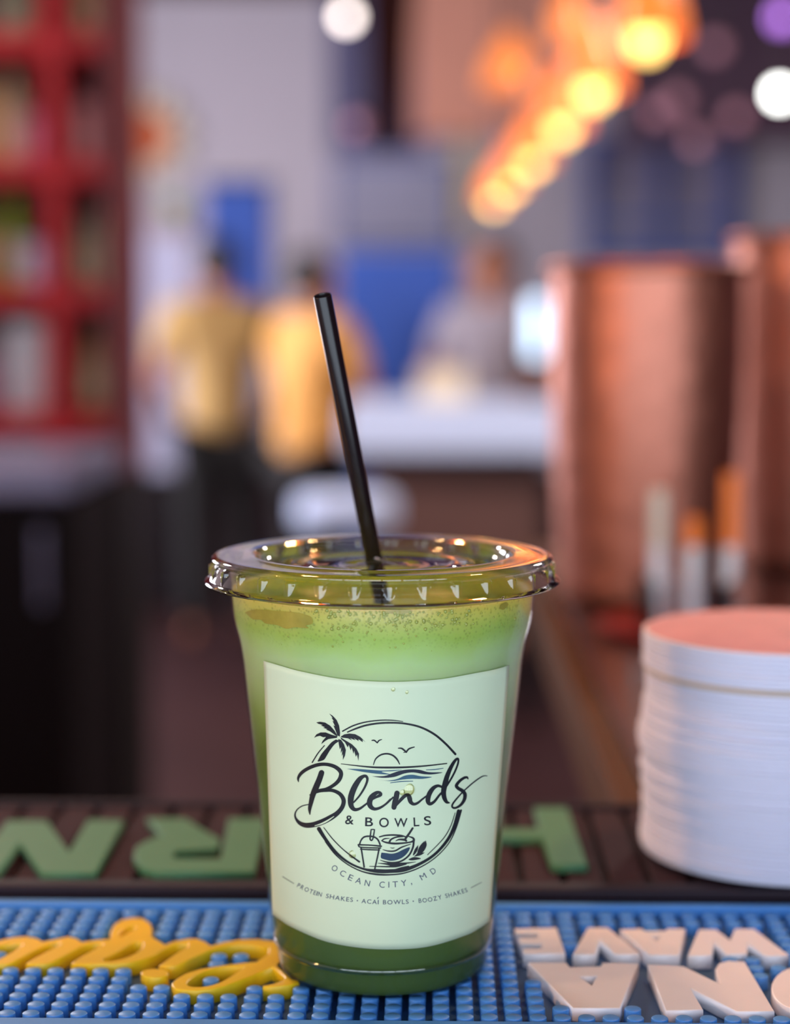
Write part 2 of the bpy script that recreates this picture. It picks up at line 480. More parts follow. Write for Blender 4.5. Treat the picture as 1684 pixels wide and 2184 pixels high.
green = {
 'N': [Z5((40, 178), (255, 178), (375, 345), (480, 172), (672, 178), (520, 462), (228, 462), (108, 295), (-10, 462), (-170, 462))],
 'R': [Z5((800, 165), (1010, 165), (1110, 230), (1195, 275), (1185, 330), (960, 340), (935, 362), (950, 382), (1200, 385), (1245, 165), (1445, 165), (1385, 455),
          (850, 455), (770, 435), (725, 375), (740, 320), (800, 285), (880, 255))],
 'O': [[(795 + 130 * math.cos(t * PI / 16), 1800 + 58 * math.sin(t * PI / 16)) for t in range(32)],
       [(795 + 60 * math.cos(t * PI / 16), 1800 + 22 * math.sin(t * PI / 16)) for t in range(32)]],
 'H': [Z6((300, 105), (478, 105), (590, 415), (392, 415), (343, 268), (20, 268), (50, 415), (-140, 415), (-190, 105), (-20, 105), (5, 218), (330, 218))],
}
for kk, polys in green.items():
    tag(prism('letter', [flat(p, DT + 0.0008) for p in polys], 0.0072, DT + 0.0008, M_green, dmat, 0.0004), 'raised green letter ' + kk)

# ------------------------------------------------------------------ the smoothie in its cup
M_cup = clear('clear_cup_plastic', (0.985, 0.99, 0.985), 0.06, 0.45, 0.0, 1.4)
M_lid = clear('clear_lid_plastic', (0.985, 0.98, 0.985), 0.03, 1.25, 0.05)
cup = empty('smoothie_cup', (0, 0, ZB), 'clear plastic cup of green smoothie with a printed pale label', 'smoothie cup')
zbase = ZB
cz = [q for q in PROF if q[0] > ZB + 0.004]
rb = cz[0][1]
zt = at_y(815, 1180, 0).z                    # lid flange
kpx = (at_y(815, 1180, 0) - CAM).dot(CM @ Vector((0, 0, -1))) / F
zrim = zt - 0.0022
prof = [(0.0, ZB + 0.0004), (rb * 0.76, ZB + 0.0003), (rb * 0.86, ZB + 0.0001), (rb * 0.91, ZB), (rb * 0.965, ZB + 0.0006), (rb * 0.99, ZB + 0.0022)]
prof += [(r, z) for z, r in cz]
zl = prof[-1][1]
prof += [(prof[-1][0] + 0.0004, zrim - 0.0015), (prof[-1][0] + 0.0015, zrim - 0.0012), (prof[-1][0] + 0.002, zrim - 0.0004), (prof[-1][0] + 0.0012, zrim)]
lathe_obj('cup_wall', prof, M_cup, cup, 128)
zr = 0.0148; rr_ = cup_r(zr)
lathe_obj('base_ridge', [(rr_ - 0.0002, zr - 0.0009), (rr_ + 0.0001, zr - 0.0006), (rr_ + 0.0003, zr), (rr_ + 0.0002, zr + 0.0005), (rr_ - 0.0001, zr + 0.0009)], M_lid, cup, 128)
# the drink
def smoothie_mat():
    m = bpy.data.materials.new('green_smoothie'); m.use_nodes = True
    nt = m.node_tree; b = nt.nodes['Principled BSDF']; b.inputs['Roughness'].default_value = 0.35
    b.inputs['Subsurface Weight'].default_value = 0.6
    b.inputs['Subsurface Radius'].default_value = (0.7, 1.0, 0.3)
    b.inputs['Subsurface Scale'].default_value = 0.012
    tc = nt.nodes.new('ShaderNodeTexCoord'); sep = nt.nodes.new('ShaderNodeSeparateXYZ')
    nt.links.new(tc.outputs['Object'], sep.inputs[0])
    n = nt.nodes.new('ShaderNodeTexNoise'); n.inputs['Scale'].default_value = 90; n.inputs['Detail'].default_value = 6
    nt.links.new(tc.outputs['Object'], n.inputs['Vector'])
    mr = nt.nodes.new('ShaderNodeMapRange')
    zlo, zhi = ZB, at_y(815, 1290, -0.04).z
    mr.inputs['From Min'].default_value = zlo; mr.inputs['From Max'].default_value = zhi
    jit = nt.nodes.new('ShaderNodeMath'); jit.operation = 'MULTIPLY_ADD'; jit.inputs[1].default_value = 0.006
    sub = nt.nodes.new('ShaderNodeMath'); sub.operation = 'SUBTRACT'; sub.inputs[1].default_value = 0.003
    nt.links.new(n.outputs['Fac'], jit.inputs[0]); nt.links.new(sep.outputs['Z'], jit.inputs[2])
    nt.links.new(jit.outputs[0], sub.inputs[0]); nt.links.new(sub.outputs[0], mr.inputs['Value'])
    cr = nt.nodes.new('ShaderNodeValToRGB'); e = cr.color_ramp.elements
    stops = [(2120, (66, 90, 44)), (2000, (86, 110, 46)), (1800, (98, 120, 52)), (1640, (108, 130, 54)), (1560, (140, 164, 84)), (1480, (178, 200, 138)),
             (1420, (186, 212, 150)), (1390, (178, 204, 124)), (1365, (164, 188, 92)), (1330, (180, 188, 98)), (1295, (188, 186, 92))]
    while len(e) < len(stops): e.new(0.5)
    for el, (y, c) in zip(e, stops):
        z = on_cup(815, y).z
        el.position = max(0, min(1, (z - zlo) / (zhi - zlo))); el.color = (*srgb(*c), 1)
    nt.links.new(mr.outputs[0], cr.inputs[0])
    vo = nt.nodes.new('ShaderNodeTexVoronoi'); vo.inputs['Scale'].default_value = 900
    nt.links.new(tc.outputs['Object'], vo.inputs['Vector'])
    vr = nt.nodes.new('ShaderNodeValToRGB')
    vr.color_ramp.elements[0].position = 0.08; vr.color_ramp.elements[0].color = (0.55, 0.55, 0.5, 1)
    vr.color_ramp.elements[1].position = 0.45; vr.color_ramp.elements[1].color = (1.05, 1.05, 1.05, 1)
    nt.links.new(vo.outputs['Distance'], vr.inputs[0])
    fm = nt.nodes.new('ShaderNodeMapRange'); fm.inputs['From Min'].default_value = on_cup(815, 1395).z; fm.inputs['From Max'].default_value = on_cup(815, 1330).z
    fm.inputs['To Max'].default_value = 0.9
    nt.links.new(sub.outputs[0], fm.inputs['Value'])
    mx = nt.nodes.new('ShaderNodeMix'); mx.data_type = 'RGBA'; mx.blend_type = 'MULTIPLY'
    nt.links.new(fm.outputs[0], mx.inputs['Factor']); nt.links.new(cr.outputs[0], mx.inputs['A']); nt.links.new(vr.outputs[0], mx.inputs['B'])
    nt.links.new(mx.outputs['Result'], b.inputs['Base Color'])
    return m
M_smooth = smoothie_mat()
zliq = on_cup(815, 1302).z
lp = [(0.0, ZB + 0.0008), (rb * 0.85, ZB + 0.0006), (rb * 0.9, ZB + 0.0006), (rb * 0.945, ZB + 0.0012), (rb * 0.968, ZB + 0.0025)]
lp += [(r - 0.0007, z) for z, r in cz if z < zliq - 0.0005]
lp += [(cup_r(zliq) - 0.0007, zliq), (cup_r(zliq) - 0.0016, zliq - 0.0004), (cup_r(zliq) - 0.003, zliq - 0.004), (cup_r(zliq) - 0.007, zliq - 0.0075), (0.0, zliq - 0.0085)]
drink = lathe_obj('smoothie', lp, M_smooth, cup, 128)
tag(drink, 'green smoothie, paler and foamy towards the top')
# froth bubbles against the wall
M_bub = mat('froth_bubble', srgb(164, 170, 86), 0.12, var=0.3, scale=300, spec=0.7)
bm = bmesh.new()
rnd = random.Random(3)
for k in range(330):
    px = rnd.gauss(835, 120); py = 1304 + abs(rnd.gauss(0, 30))
    if not (520 < px < 1110) or py > 1395: continue
    if px < 668 and py < 1342: continue
    p = on_cup(px, py + 30 * ((px - 815) / 300) ** 2 * -0.6, -0.0008)
    r = rnd.choice((0.00018, 0.00022, 0.0003, 0.0003, 0.00042, 0.0006)) * (1.0 if py < 1345 else 0.6)
    bmesh.ops.create_icosphere(bm, subdivisions=1, radius=r, matrix=Matrix.Translation(p))
me = bpy.data.meshes.new('foam_bubbles'); bm.to_mesh(me); bm.free()
tag(link('foam_bubbles', me, M_bub, drink, smooth=True), 'tiny froth bubbles', kind='stuff')
def patch(name, poly, off, m, parent, n=1):
    P = [on_cup(x, y, off) for x, y in poly]
    c = sum(P, Vector()) / len(P)
    cx = sum(p[0] for p in poly) / len(poly); cy = sum(p[1] for p in poly) / len(poly)
    c = on_cup(cx, cy, off)
    V = [c]; Fs = []
    R = 4
    for q in range(1, R + 1):
        for x, y in poly: V.append(on_cup(cx + (x - cx) * q / R, cy + (y - cy) * q / R, off))
    N = len(poly)
    for i in range(N):
        j = (i + 1) % N
        Fs.append((0, 1 + i, 1 + j))
        for q in range(R - 1):
            Fs.append((1 + q * N + i, 1 + (q + 1) * N + i, 1 + (q + 1) * N + j, 1 + q * N + j))
    return obj(name, V, Fs, m, parent, True)
M_amber = mat('amber_liquid', srgb(164, 152, 66), 0.3, var=0.2, scale=400)
patch('clear_pocket', sm([(522, 1306), (545, 1300), (590, 1303), (625, 1306), (650, 1311), (664, 1318), (666, 1330), (652, 1334), (657, 1340), (630, 1338), (610, 1341), (590, 1333), (566, 1330), (556, 1322), (538, 1320)]), -0.0005, M_amber, drink)
patch('clear_pocket', sm([(822, 1304), (850, 1301), (880, 1302), (868, 1308), (835, 1309)]), -0.0005, M_amber, drink)
patch('clear_pocket', sm([(1066, 1290), (1078, 1284), (1084, 1290), (1074, 1300), (1066, 1298)]), -0.0005, M_amber, drink)

# lid
R0 = 363 * kpx
NF = 33
lpf = [(R0 - 0.0005, -0.0070), (R0 + 0.0004, -0.0080), (R0 + 0.0016, -0.0079), (R0 + 0.0020, -0.0074), (R0 + 0.0017, -0.0069), (R0 + 0.0011, -0.0066), (R0 + 0.0008, -0.0063)]
nb0 = len(lpf)
for q in range(9): lpf.append((R0 + 0.0007 - 0.0016 * q / 8, -0.0061 + 0.0040 * q / 8))
nb1 = len(lpf)
lpf += [(R0 - 0.0006, -0.0018), (R0 - 0.0001, -0.0014), (R0, -0.0010), (R0 - 0.0001, -0.0006), (R0 - 0.0007, -0.0002), (R0 - 0.0018, 0.0001), (R0 - 0.003, 0.0), (R0 - 0.006, -0.0001),
        (R0 - 0.0105, 0.0002), (R0 - 0.0118, 0.0003), (R0 - 0.0124, 0.0), (R0 - 0.0128, -0.0006), (R0 - 0.0134, -0.0026), (R0 - 0.0145, -0.0032), (R0 - 0.020, -0.0033),
        (R0 * 0.47, -0.0033), (R0 * 0.455, -0.0027), (R0 * 0.44, -0.0023), (R0 * 0.42, -0.0023), (R0 * 0.40, -0.0027), (R0 * 0.385, -0.0033), (R0 * 0.16, -0.0033), (R0 * 0.145, -0.0028), (R0 * 0.12, -0.0028), (0.0, -0.0028)]
def flute(a, j, r):
    if not (nb0 <= j < nb1): return r
    t = (j - nb0) / (nb1 - 1 - nb0)             # 0 bottom .. 1 top
    ph = ((a + 0.05) * NF / (2 * PI)) % 1.0 - 0.5
    wd = 0.09 + 0.12 * t
    x = ph / wd
    if abs(x) >= 1: return r
    env = min(1, (1 - t) / 0.06)
    return r + (R0 + 0.00075 - r) * env * (1 - x ** 4)  - 0.0003 * x * x * env
lid = lathe_obj('lid', [(r, z + zt) for r, z in lpf], M_lid, cup, NF * 24, rfun=flute)
lid.data.set_sharp_from_angle(angle=math.radians(60))
tag(lid, 'clear flat plastic lid with fluted rim')
# the cross slit is a shallow raised ridge
for a in (0.4, 0.4 + PI / 2):
    dx = Vector((math.cos(a), math.sin(a), 0)); dyv = Vector((-math.sin(a), math.cos(a), 0))
    me = frame_box(Vector((0.001, 0.003, zt - 0.0028)) - dx * 0.008 - dyv * 0.0004, dx * 0.016, dyv * 0.0008, Vector((0, 0, 0.0004)), 0.0001)
    link('straw_slit', me, M_lid, lid)

# ------------------------------------------------------------------ label on the cup
def label_mat():
    m = mat('pale_label_paper', srgb(214, 229, 196), 0.5, var=0.035, scale=55, spec=0.35)
    return m
M_label = label_mat()
topc = [(561.6, 1409.6), (600, 1421), (640, 1432), (714, 1446.5), (770, 1452), (832.6, 1454.5), (890, 1452.5), (945, 1448), (1018.5, 1435), (1055, 1428), (1086, 1419)]
botc = [(581, 1950), (600, 1964), (621, 1977), (688, 2006), (759, 2020.5), (832.6, 2025), (913, 2019), (990, 1996), (1020, 1981), (1044, 1964)]
def resample(c, n):
    c = catmull(c, 10)
    L = [0]
    for a, b in zip(c, c[1:]): L.append(L[-1] + math.hypot(b[0] - a[0], b[1] - a[1]))
    out = []
    for i in range(n):
        s = L[-1] * i / (n - 1); k = 0
        while k < len(L) - 2 and L[k + 1] < s: k += 1
        t = (s - L[k]) / max(1e-9, L[k + 1] - L[k])
        out.append((c[k][0] + (c[k + 1][0] - c[k][0]) * t, c[k][1] + (c[k + 1][1] - c[k][1]) * t))
    return out
NU, NV = 64, 40
T, Bo = resample(topc, NU), resample(botc, NU)
OFF = 0.00012
V, Fs = [], []
for j in range(NV):
    t = j / (NV - 1)
    for i in range(NU):
        x = T[i][0] * (1 - t) + Bo[i][0] * t; y = T[i][1] * (1 - t) + Bo[i][1] * t
        V.append(on_cup(x, y, OFF))
for j in range(NV - 1):
    for i in range(NU - 1):
        a = j * NU + i
        Fs.append((a, a + NU, a + NU + 1, a + 1))
lab = obj('label_sticker', V, Fs, M_label, cup, True)
so = lab.modifiers.new('thick', 'SOLIDIFY'); so.thickness = 0.0001; so.offset = -1
tag(lab, 'pale green paper label with dark printed logo')
INK = mat('black_ink', srgb(22, 26, 34), 0.45, var=0.15, scale=300)
NAVY = mat('navy_ink', srgb(24, 34, 56), 0.45, var=0.3, scale=500)
BLUEINK = mat('steel_blue_ink', srgb(52, 92, 116), 0.5, var=0.3, scale=600)
SLATE = mat('slate_ink', srgb(74, 80, 104), 0.5, var=0.1)
GREYINK = mat('grey_ink', srgb(130, 140, 120), 0.5, var=0.1)
PALEINK = M_label
INKOFF = OFF + 0.00006
z3 = lambda x, y: (600 + x / 3.661, 1500 + y / 3.661)
z4 = lambda x, y: (600 + x / 3.661, 1720 + y / 3.661)
zP = lambda x, y: (600 + x / 7.322, 1500 + y / 7.322)      # palm and B close-up
zD = lambda x, y: (820 + x / 7.322, 1560 + y / 7.322)      # ds close-up
zI = lambda x, y: (740 + x / 8.42, 1760 + y / 8.42)        # cup and bowl icon
SC = {z3: 3.661, z4: 3.661, zP: 7.322, zD: 7.322, zI: 8.42}
class Ink:
    """flat print, drawn in photo pixels and then laid onto the cup"""
    def __init__(s): s.V = []; s.F = []; s.lay = 0
    def stroke(s, fn, pts, n=7):
        s.lay += 1
        off = INKOFF + 0.000004 * (s.lay % 9)
        k = SC[fn]
        c = catmull([(p[0], p[1], p[2] * 1.08 + 0.5 * k) for p in pts], n)
        b0 = len(s.V)
        for i, (x, y, wd) in enumerate(c):
            x0, y0, _ = c[max(i - 1, 0)]; x1, y1, _ = c[min(i + 1, len(c) - 1)]
            L = math.hypot(x1 - x0, y1 - y0) or 1
            nx, ny = -(y1 - y0) / L, (x1 - x0) / L
            for sg in (1, -1): s.V.append((*fn(x + nx * wd / 2 * sg, y + ny * wd / 2 * sg), off))
        for i in range(len(c) - 1):
            a = b0 + 2 * i
            s.F.append((a, a + 1, a + 3, a + 2))
        for i in (0, len(c) - 1):                     # round ends
            x, y, wd = c[i]
            j = 1 if i == 0 else len(c) - 2
            ang = math.atan2(c[j][1] - y, c[j][0] - x) + PI
            b1 = len(s.V)
            for q in range(9):
                t = ang - PI / 2 + PI * q / 8
                s.V.append((*fn(x + wd / 2 * math.cos(t), y + wd / 2 * math.sin(t)), off))
            s.F.append(tuple(range(b1, b1 + 9)))
    def poly(s, fn, pts, n=4):
        s.lay += 1
        off = INKOFF + 0.000004 * (s.lay % 9)
        b0 = len(s.V)
        q = sm(pts, n)
        s.V += [(*fn(x, y), off) for x, y in q]
        s.F.append(tuple(range(b0, b0 + len(q))))
    def build(s, name, m, label=None, lift=0.0):
        bm = bmesh.new()
        vs = [bm.verts.new((x, y, o * 1e4)) for x, y, o in s.V]
        for f in s.F:
            try: bm.faces.new([vs[i] for i in f])
            except ValueError: pass
        bm.normal_update()
        bmesh.ops.triangulate(bm, faces=bm.faces, ngon_method='EAR_CLIP')
        for _ in range(3):
            E = [e for e in bm.edges if e.calc_length() > 9]
            if not E: break
            bmesh.ops.subdivide_edges(bm, edges=E, cuts=1)
            bm.normal_update(); bmesh.ops.triangulate(bm, faces=[f for f in bm.faces if len(f.verts) > 3])
        for v in bm.verts: v.co = on_cup(v.co.x, v.co.y, v.co.z * 1e-4 + lift)
        bm.normal_update()
        for f in bm.faces:
            c = f.calc_center_median()
            if f.normal.dot(Vector((c.x, c.y, 0))) < 0: f.normal_flip()
        me = bpy.data.meshes.new(name); bm.to_mesh(me); bm.free()
        o = link(name, me, m, lab)
        if label: tag(o, label)
        return o

k = Ink()       # the script word
k.stroke(zP, [(625, 1085, 76), (590, 1190, 80), (540, 1310, 84), (490, 1430, 76), (458, 1560, 60), (440, 1650, 46), (443, 1735, 12)])
k.stroke(zP, [(265, 1225, 10), (262, 1165, 34), (310, 1090, 46), (410, 1020, 48), (550, 965, 48), (680, 952, 46), (810, 980, 50), (900, 1040, 56), (930, 1105, 56), (900, 1195, 54), (820, 1275, 48), (700, 1340, 44), (580, 1370, 48), (440, 1430, 10)])
k.stroke(zP, [(540, 1385, 20), (680, 1360, 44), (800, 1362, 46), (910, 1415, 52), (966, 1500, 58), (965, 1575, 58), (930, 1650, 60), (860, 1725, 66), (760, 1790, 78), (640, 1850, 80), (500, 1895, 74), (380, 1905, 68), (285, 1870, 52), (225, 1800, 30), (212, 1730, 20), (245, 1660, 15), (320, 1605, 13), (420, 1580, 11)])
k.stroke(zP, [(1130, 1545, 20), (1220, 1440, 24), (1300, 1310, 28), (1340, 1200, 32), (1325, 1145, 38), (1280, 1140, 44), (1215, 1190, 66), (1140, 1310, 80), (1090, 1440, 84), (1080, 1540, 80), (1095, 1615, 66), (1145, 1660, 48), (1220, 1645, 34), (1300, 1590, 26), (1390, 1520, 22), (1470, 1470, 30), (1545, 1430, 46), (1535, 1395, 36), (1480, 1400, 50), (1410, 1460, 72), (1375, 1540, 76), (1390, 1610, 66), (1450, 1650, 44), (1530, 1635, 34), (1620, 1580, 26), (1700, 1500, 22)])
k.stroke(zD, [(0, 1150, 24), (60, 1100, 22), (130, 1030, 20)])
k.stroke(zD, [(192, 965, 72), (178, 1040, 76), (160, 1110, 76), (145, 1185, 70)])
k.stroke(zD, [(180, 1160, 20), (250, 1070, 44), (320, 1005, 46), (370, 1000, 56), (390, 1050, 66), (405, 1100, 56), (450, 1135, 40), (510, 1120, 32), (580, 1065, 24), (650, 1010, 20)])
k.stroke(zD, [(900, 870, 30), (830, 850, 38), (760, 885, 54), (700, 970, 66), (675, 1060, 66), (685, 1115, 56), (720, 1130, 44), (780, 1090, 34), (850, 1000, 28), (920, 920, 24), (1000, 800, 24), (1070, 680, 24), (1125, 560, 24), (1150, 470, 24), (1140, 425, 28), (1095, 460, 38), (1030, 570, 52), (975, 700, 64), (940, 830, 74), (920, 940, 70), (930, 1030, 62), (965, 1100, 44), (1010, 1115, 14)])
k.stroke(zD, [(1300, 740, 14), (1285, 718, 30), (1240, 725, 34), (1170, 775, 38), (1120, 845, 44), (1150, 890, 46), (1210, 925, 50), (1252, 980, 52), (1245, 1060, 46), (1195, 1140, 36), (1120, 1190, 28), (1065, 1190, 26), (1055, 1150, 24), (1100, 1080, 22), (1200, 965, 18), (1300, 870, 16), (1420, 770, 16), (1530, 700, 14), (1600, 695, 8)])
k.build('script_name', INK, 'dark brush script name')
k = Ink()
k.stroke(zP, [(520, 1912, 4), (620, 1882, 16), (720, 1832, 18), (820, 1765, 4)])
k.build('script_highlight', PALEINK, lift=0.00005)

k = Ink()       # ring
k.stroke(z3, [(515, 225, 7), (580, 198, 11), (660, 172, 12), (760, 156, 12), (860, 152, 12), (960, 158, 12), (1080, 185, 13), (1190, 240, 14), (1280, 315, 14), (1357, 397, 15)])
k.stroke(z3, [(477, 218, 8), (560, 175, 9), (660, 146, 8), (780, 132, 7), (870, 133, 6), (948, 142, 3)])
k.stroke(z3, [(335, 330, 5), (285, 390, 7), (240, 462, 7)])
k.stroke(z4, [(292, 175, 28), (345, 258, 22), (425, 358, 18), (525, 438, 14), (640, 488, 14), (750, 505, 26), (850, 505, 26), (960, 494, 26), (1080, 448, 20), (1195, 375, 18), (1290, 270, 20), (1345, 165, 22), (1382, 35, 22)])
k.stroke(z4, [(340, 275, 3), (420, 375, 7), (520, 455, 7), (630, 508, 8), (740, 530, 12), (850, 533, 9), (960, 520, 8), (1085, 474, 7), (1205, 396, 6), (1305, 288, 6), (1362, 170, 8), (1402, 30, 12)])
k.stroke(z4, [(330, 165, 4), (400, 255, 6), (480, 335, 6), (560, 398, 9), (607, 432, 12)])
k.stroke(z4, [(1355, 50, 3), (1320, 155, 5), (1260, 255, 5), (1140, 378, 4)])
k.build('logo_ring', INK)

k = Ink()       # palm tree
k.poly(zP, [(850, 565), (895, 590), (830, 640), (760, 730), (700, 830), (665, 880), (605, 905), (565, 908), (575, 880), (625, 790), (700, 700), (780, 610)])
k.poly(zP, [(745, 160), (800, 195), (860, 260), (900, 350), (915, 460), (910, 520), (870, 500), (850, 440), (810, 345), (835, 355), (795, 275), (818, 283), (780, 222), (800, 228)], 1)
k.poly(zP, [(543, 300), (600, 288), (680, 300), (760, 350), (830, 430), (880, 520), (840, 500), (760, 440), (690, 408), (720, 405), (645, 382), (680, 375), (612, 345), (645, 338), (575, 320)], 1)
k.poly(zP, [(508, 538), (545, 485), (610, 455), (690, 455), (780, 490), (870, 515), (865, 540), (790, 550), (730, 560), (680, 590), (620, 640), (640, 590), (695, 525), (650, 530), (600, 508), (555, 518)], 1)
k.poly(zP, [(925, 520), (980, 485), (1060, 472), (1150, 482), (1230, 525), (1315, 610), (1265, 570), (1268, 608), (1200, 560), (1205, 590), (1130, 545), (1155, 578), (1070, 545), (1103, 582), (1040, 548), (940, 535)], 1)
k.poly(zP, [(920, 530), (1000, 580), (1100, 640), (1170, 710), (1210, 790), (1200, 900), (1180, 800), (1160, 835), (1135, 740), (1125, 790), (1095, 690), (1080, 735), (1050, 650), (1035, 690), (990, 610), (930, 560)], 1)
k.poly(zP, [(885, 560), (930, 570), (975, 640), (1005, 730), (990, 820), (958, 885), (960, 790), (942, 825), (950, 730), (925, 780), (932, 680), (912, 720), (895, 640)], 1)
k.build('palm_tree', INK)
k = Ink()       # birds, sun and horizon
k.stroke(zP, [(1412, 580, 12), (1450, 580, 18), (1495, 618, 14)]); k.stroke(zP, [(1495, 615, 16), (1525, 580, 15), (1565, 566, 8)])
k.stroke(zD, [(212, 262, 10), (270, 268, 22), (335, 322, 20)]); k.stroke(zD, [(335, 325, 20), (380, 272, 20), (462, 244, 12)]); k.stroke(zD, [(295, 330, 6), (335, 318, 16)])
k.stroke(z3, [(718, 480, 4), (735, 435, 8), (775, 403, 10), (822, 394, 11), (865, 405, 11), (900, 435, 11), (922, 475, 5)])
k.stroke(z3, [(465, 473, 3), (560, 484, 6), (650, 494, 9), (760, 501, 12), (950, 500, 12), (1120, 489, 9), (1290, 470, 6)])
k.build('sun_and_birds', INK)
k = Ink()
k.poly(z3, [(510, 512), (600, 513), (700, 520), (800, 525), (940, 518), (870, 530), (780, 535), (850, 555), (760, 552), (650, 538), (570, 524)])
k.poly(z3, [(760, 600), (830, 604), (900, 592), (960, 566), (1020, 558), (1090, 570), (1175, 576), (1100, 590), (1020, 590), (940, 596), (860, 608)])
k.stroke(z3, [(850, 622, 3), (930, 611, 5), (1025, 608, 3)]); k.stroke(z3, [(1130, 520, 3), (1200, 517, 5), (1262, 507, 3)])
k.build('pale_waves', BLUEINK)
k = Ink()
k.poly(z3, [(705, 570), (800, 568), (860, 548), (930, 525), (1010, 516), (1080, 520), (1150, 538), (1258, 540), (1180, 555), (1110, 553), (1030, 540), (960, 548), (880, 575), (790, 582)])
k.build('dark_wave', NAVY)

k = Ink()       # shake cup and bowl icons
for pts in ([(222, 345, 22), (250, 270, 22), (300, 215, 24), (380, 198, 24), (480, 210, 24), (550, 260, 24), (590, 345, 24)],
            [(200, 352, 24), (320, 355, 20), (460, 362, 20), (610, 378, 26)], [(205, 372, 20), (240, 395, 18), (400, 405, 18), (600, 410, 20)],
            [(240, 430, 18), (400, 440, 20), (580, 445, 18)], [(250, 400, 24), (275, 560, 22), (305, 750, 24)], [(572, 430, 24), (540, 590, 22), (495, 790, 22)],
            [(430, 78, 14), (460, 76, 16), (492, 80, 14)], [(430, 80, 16), (415, 200, 22), (412, 250, 22), (435, 275, 20), (460, 245, 20), (475, 180, 20), (490, 85, 16)],
            [(580, 210, 18), (680, 185, 22), (820, 176, 24), (960, 185, 24), (1040, 205, 18)],
            [(1100, 200, 14), (1180, 230, 28), (1195, 275, 36), (1130, 305, 22), (1000, 322, 26), (850, 330, 30), (700, 310, 26), (620, 280, 14)],
            [(620, 280, 14), (670, 245, 18), (760, 236, 6)], [(760, 300, 30), (790, 255, 26), (880, 215, 22), (1000, 200, 24)],
            [(870, 285, 6), (930, 258, 22), (1030, 262, 34), (1060, 280, 30)], [(1175, 55, 30), (1120, 140, 32), (1050, 235, 34)],
            [(1195, 290, 30), (1180, 400, 28), (1110, 540, 26), (980, 640, 24), (840, 672, 22), (700, 660, 18), (595, 628, 6)],
            [(640, 438, 6), (740, 465, 18), (860, 460, 22), (980, 395, 20), (1140, 340, 8)], [(775, 403, 3), (815, 412, 10), (850, 404, 3)],
            [(555, 682, 5), (700, 695, 26), (830, 705, 60), (950, 690, 30), (1080, 680, 20), (1230, 660, 4)],
            [(400, 738, 6), (560, 742, 14), (760, 745, 22), (900, 735, 30), (1060, 700, 12)],
            [(500, 795, 16), (640, 815, 40), (820, 810, 26), (980, 775, 40), (1100, 740, 20)]):
    k.stroke(zI, pts, 5)
k.poly(zI, [(1410, 270), (1428, 350), (1400, 430), (1340, 500), (1230, 545), (1280, 470), (1350, 390)])
k.poly(zI, [(1395, 280), (1380, 350), (1320, 430), (1260, 490), (1290, 400), (1340, 330)])
k.poly(zI, [(1275, 355), (1270, 430), (1235, 500), (1180, 545), (1210, 440)])
k.poly(zI, [(1395, 490), (1330, 535), (1260, 555), (1200, 560), (1290, 500)])
k.poly(zI, [(1095, 615), (1200, 572), (1325, 598), (1230, 625), (1140, 632)])
k.build('cup_and_bowl_icon', INK)
k = Ink()
k.poly(zI, [(615, 492), (700, 500), (800, 512), (900, 490), (1010, 435), (1125, 395), (1095, 480), (1010, 570), (900, 622), (790, 640), (690, 620), (605, 585)], 3)
k.build('bowl_band', mat('deep_blue_ink', srgb(30, 58, 84), 0.5, var=0.5, scale=400))

# lettering, from the built-in typeface
_gl = {}
def glyph(ch, bold):
    if (ch, bold) in _gl: return _gl[ch, bold]
    cu = bpy.data.curves.new('g', 'FONT'); cu.body = ch; cu.size = 1; cu.offset = bold; cu.resolution_u = 4
    t = bpy.data.objects.new('tmp', cu); COL.objects.link(t)
    dg = bpy.context.evaluated_depsgraph_get()
    me = bpy.data.meshes.new_from_object(t.evaluated_get(dg))
    vs = [(v.co.x, v.co.y) for v in me.vertices]; fs = [tuple(p.vertices) for p in me.polygons]
    bpy.data.objects.remove(t); bpy.data.curves.remove(cu); bpy.data.meshes.remove(me)
    xs = [v[0] for v in vs]; ys = [v[1] for v in vs]
    g = (vs, fs, min(xs), max(xs), min(ys), max(ys)); _gl[ch, bold] = g
    return g
def put(ink, fn, ch, cx, cy, wd, ht, rot=0, bold=0.0):
    vs, fs, x0, x1, y0, y1 = glyph(ch, bold)
    b0 = len(ink.V); c, s = math.cos(math.radians(rot)), math.sin(math.radians(rot))
    for x, y in vs:
        X = ((x - x0) / (x1 - x0) - 0.5) * wd; Y = -((y - y0) / (y1 - y0) - 0.5) * ht
        ink.V.append((*fn(cx + X * c - Y * s, cy + X * s + Y * c), INKOFF))
    ink.F += [tuple(b0 + q for q in f) for f in fs]
k = Ink()
for ch, cx, cy, wd, ht, rot in (('&', 531, 911, 68, 70, 3), ('B', 684, 926, 62, 70, 2), ('O', 800, 931, 76, 76, 0), ('W', 932, 932, 104, 70, 0), ('L', 1053, 926, 44, 70, -3), ('S', 1140, 917, 56, 72, -5)):
    put(k, z3, ch, cx, cy, wd, ht, rot, 0.012)
k.build('second_line', INK)
k = Ink()
for ch, cx, cy, wd, ht, rot in (('O', 415, 483, 44, 46, 32), ('C', 479, 523, 42, 46, 28), ('E', 540, 556, 34, 46, 24), ('A', 602, 580, 46, 46, 18), ('N', 670, 599, 40, 46, 12), ('C', 785, 611, 42, 48, 4),
                                ('I', 838, 611, 7, 46, 0), ('T', 888, 608, 42, 46, -3), ('Y', 955, 598, 44, 46, -8), (',', 1016, 607, 9, 20, -12), ('M', 1105, 547, 46, 44, -30), ('D', 1183, 504, 38, 46, -36)):
    put(k, z4, ch, cx, cy, wd, ht, rot, 0.0)
k.build('place_line', SLATE)
k = Ink()
